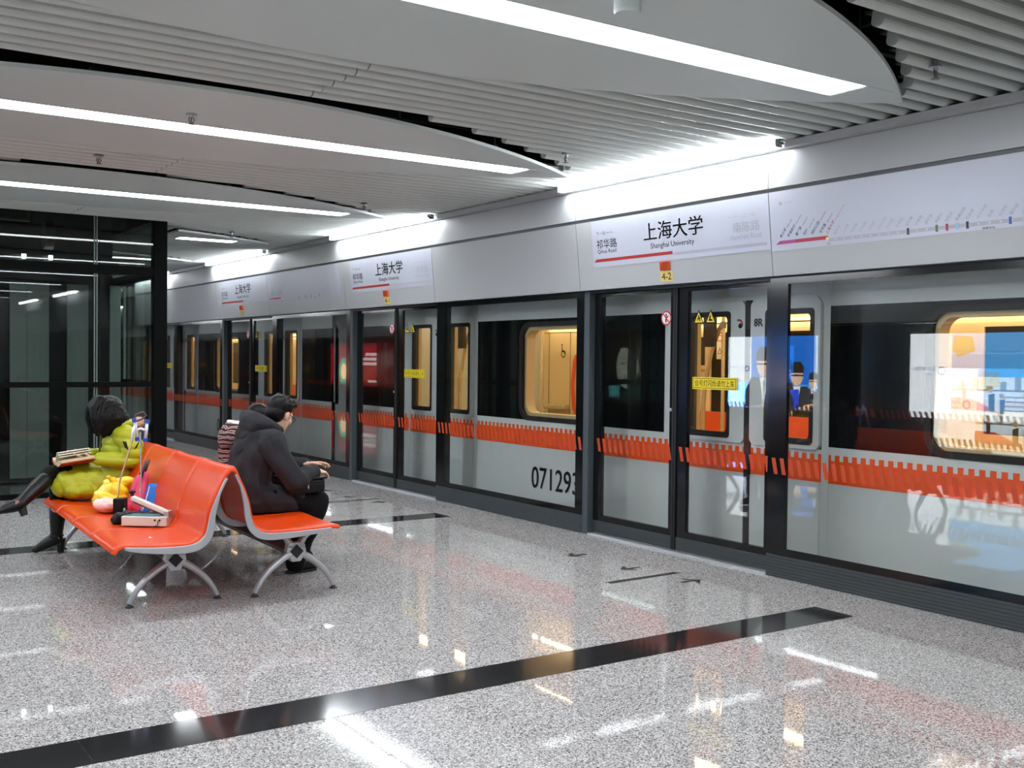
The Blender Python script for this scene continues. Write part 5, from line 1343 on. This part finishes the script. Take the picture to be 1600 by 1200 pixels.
obj('contents', blob(pbag2, .007, 1, yb_fix), mat('pale pink plastic', (236, 206, 196), .3, coat=.3), t, smooth=True, label='pale pink contents showing through the lower bag')
t = thing('handbag', 'pink handbag with dark handles leaning on the bench back', 'bag', (1.985, 7.40, SZ))
def hb(bm):
    chain(bm, [(1.965, 7.36, SZ+.05), (1.985, 7.37, SZ+.15), (2.01, 7.38, SZ+.25)], [.06, .055, .03], sq=(Vector((.75, .0, .1)), .7)); chain(bm, [(1.97, 7.47, SZ+.05), (1.995, 7.46, SZ+.15), (2.015, 7.43, SZ+.25)], [.06, .055, .03], sq=(Vector((.75, 0, .1)), .7)); chain(bm, [(1.955, 7.42, SZ+.05), (1.985, 7.42, SZ+.22)], [.06, .04])
o = obj('bag_body', blob(hb, .007, 3, lambda c, n: Vector((c.x, c.y, max(SZ+.012, c.z)))+n*.004*math.sin(40*c.z+30*c.y)), mat('pink fabric', (214, 72, 104), .6, bump=(40, .2)), t, smooth=True)
for y_, dx in ((7.37, -.02), (7.44, .015)):
    bm = B(); tube(bm, [(1.99+dx, y_-.035, SZ+.24), (2.01+dx, y_-.03, SZ+.31), (2.035+dx, y_, SZ+.345), (2.03+dx, y_+.035, SZ+.31), (2.0+dx, y_+.045, SZ+.24)], .010, 8); obj('handle', bm, mat('dark brown strap', (52, 40, 40), .5), t, smooth=True, label='dark strap handle')
bm = B(); tube(bm, [(1.945, 7.33, SZ+.09), (1.965, 7.335, SZ+.17)], .004, 6); obj('zip', bm, M_alu, t)
t = thing('folded_pouch', 'blue folded pouch standing upright beside the pink handbag', 'pouch', (2.03, 7.24, SZ))
bm = B(); rings = []
for k in range(8):
    q = k/7; c = Vector((2.005+.055*q, 7.27+.02*q, SZ+.012+.19*q)); ww = .072-.022*q*q; th = .045-.020*q
    rings.append([c+Vector((.80*ww*math.cos(a)-.6*th*math.sin(a), -.60*ww*math.cos(a)*.9-.0+.8*th*math.sin(a), 0)) for a in [j*2*PI/18 for j in range(18)]])
loft(bm, rings); obj('body', bm, mat('blue nylon', (24, 112, 206), .45, bump=(60, .35)), t, smooth=True)
bm = B(); tube(bm, [(1.955, 7.25, SZ+.03), (1.98, 7.25, SZ+.11), (2.005, 7.26, SZ+.19)], .003, 6); obj('piping', bm, mat('sign white', (236, 236, 236), .4), t)
# grey hand tool: base box with a hinged lever arm
A_ = Vector((.79, -.61, 0)).normalized(); Bv = Vector((.61, .79, 0)).normalized(); Zv = Vector((0, 0, 1)); F0 = Vector((1.712, 6.83, SZ-.002))
t = thing('lever_press', 'grey desk tool with a raised hinged lever on the near seat', 'office tool', F0)
bm = B(); obox(bm, F0+A_*.145+Bv*.06+Zv*.036, A_*.145, Bv*.06, Zv*.030); o = obj('base', bm, mat('light grey casing', (206, 204, 194), .45), t); bevel(o, .006, 2)
bm = B(); obox(bm, F0+A_*.13+Bv*.06+Zv*.0675, A_*.11, Bv*.045, Zv*.003); obj('bed_plate', bm, mat('teal plate', (70, 130, 140), .4), t, label='teal top plate')
for u_ in (.215, .245):
    bm = B(); tube(bm, [F0+A_*u_-Bv*.0015+Zv*.045, F0+A_*u_+Bv*.004+Zv*.045], .007, 10); obj('socket', bm, M_rubber, t)
bm = B(); tube(bm, [F0+A_*.235-Bv*.003+Zv*.043, F0+A_*.238-Bv*.012+Zv*.02, F0+A_*.215-Bv*.016+Zv*.006], .003, 6); obj('cord', bm, M_rubber, t)
h0 = F0+A_*.275+Bv*.06+Zv*.082; h1 = F0+A_*.045+Bv*.06+Zv*.175
dv = (h1-h0).normalized(); nv = dv.cross(Bv).normalized()
bm = B(); obox(bm, (h0+h1)/2, dv*((h1-h0).length/2), Bv*.024, nv*.014); o = obj('lever_arm', bm, MATS['light grey casing'], t); bevel(o, .006, 2)
bm = B(); obox(bm, (h0+h1)/2+nv*(.017 if nv.z < 0 else -.017), dv*((h1-h0).length/2-.02), Bv*.012, nv*.006); obj('sealing_bar', bm, mat('brown bar', (110, 70, 50), .4), o)
bm = B(); obox(bm, h0-Zv*.005, A_*.016, Bv*.034, Zv*.022); o2 = obj('hinge', bm, M_cast, t); bevel(o2, .004, 2)
bm = B(); lathe(bm, [(.010, 0), (.012, .018), (.020, .022), (.022, .034), (.0, .040)], h1+Zv*.008, 14); obj('knob', bm, M_rubber, o)
# black pouch under it
t = thing('black_pouch', 'crumpled black pouch lying behind the grey lever tool', 'pouch', (1.70, 6.98, SZ))
def bp_(bm):
    chain(bm, [F0-A_*.075+Bv*.09+Zv*.035, F0+A_*.0+Bv*.09+Zv*.042], [.03, .045]); chain(bm, [F0-A_*.03+Bv*.17+Zv*.035, F0+A_*.30+Bv*.165+Zv*.035, F0+A_*.35+Bv*.12+Zv*.035], [.035, .035, .032])
obj('pouch', blob(bp_, .007, 1, lambda c, n: (lambda p: Vector((p.x, p.y, max(SZ+.004, p.z))))(crinkle(8, .008, 60)(c, n))), M_bag, t, smooth=True)
# thin poles with plastic clips, standing in a small black base
t = thing('pole_rack', 'thin metal poles with clear and blue plastic clips standing among the bags', 'pole rack', (1.76, 7.10, SZ))
bm = B(); obox(bm, (1.775, 7.10, SZ+.078), (.028, -.018, 0), (.022, .030, 0), (0, 0, .065)); o = obj('base_block', bm, M_bag, t); bevel(o, .004, 2)
bm = B(); obox(bm, (1.778, 7.060, SZ+.06), (.016, -.011, 0), (.001, .002, 0), (0, 0, .022)); obj('label_plate', bm, mat('pale label', (190, 190, 186), .5), o)
bm = B(); tube(bm, [(1.765, 7.13, SZ+.13), (1.782, 7.14, SZ+.25), (1.83, 7.15, SZ+.40), (1.862, 7.16, SZ+.50)], .0055, 8); obj('pole', bm, mat('dull brass pole', (176, 158, 120), .35, metal=.7), t)
bm = B(); tube(bm, [(1.932, 7.18, SZ+.01), (1.93, 7.19, SZ+.3), (1.928, 7.2, SZ+.56)], .005, 8); obj('pole', bm, M_alu, t)
M_clear = mat('clear plastic', (206, 212, 224), .12, coat=.5); M_blue = mat('blue plastic', (44, 74, 176), .3)
def clip(c, d):
    c = Vector(c); d = Vector(d).normalized()
    bm = B(); tube(bm, [c-d*.055, c+d*.055], .011, 10); cl = obj('clip', bm, M_clear, t, smooth=True, label='clear plastic clip with blue ends')
    for s in (-1, 1):
        bm = B(); tube(bm, [c+d*s*.050, c+d*s*.075], .015, 12); obj('clip_end', bm, M_blue, cl)
clip((1.895, 7.19, SZ+.575), (-.15, .0, 1)); clip((1.965, 7.20, SZ+.565), (.10, 0, 1))
bm = B(); tube(bm, [(1.895, 7.19, SZ+.57), (1.93, 7.2, SZ+.58), (1.965, 7.2, SZ+.565)], .010, 8); obj('clip_bridge', bm, M_clear, t, smooth=True)
bm = B(); tube(bm, [(1.862, 7.16, SZ+.50), (1.87, 7.17, SZ+.56), (1.885, 7.18, SZ+.60)], .009, 8); obj('clip_bridge', bm, M_clear, t, smooth=True)
bm = B(); tube(bm, [(1.885, 7.2, SZ+.64), (1.90, 7.2, SZ+.675), (1.945, 7.2, SZ+.69), (1.965, 7.2, SZ+.67), (1.94, 7.2, SZ+.645), (1.90, 7.2, SZ+.63)], .006, 8); obj('cord_loop', bm, mat('brown cord', (90, 60, 56), .6), t, smooth=True)
for dx in (-.025, .025):
    bm = B(); prism(bm, [(1.855+dx*.6, SZ+.445), (1.855+dx*1.6+.01, SZ+.50), (1.855+dx*2.2, SZ+.505), (1.855+dx*1.5, SZ+.46)], lambda p: (p[0], 7.15, p[1]), lambda p: (p[0], 7.156, p[1])); obj('flag_tag', bm, M_rubber, t)
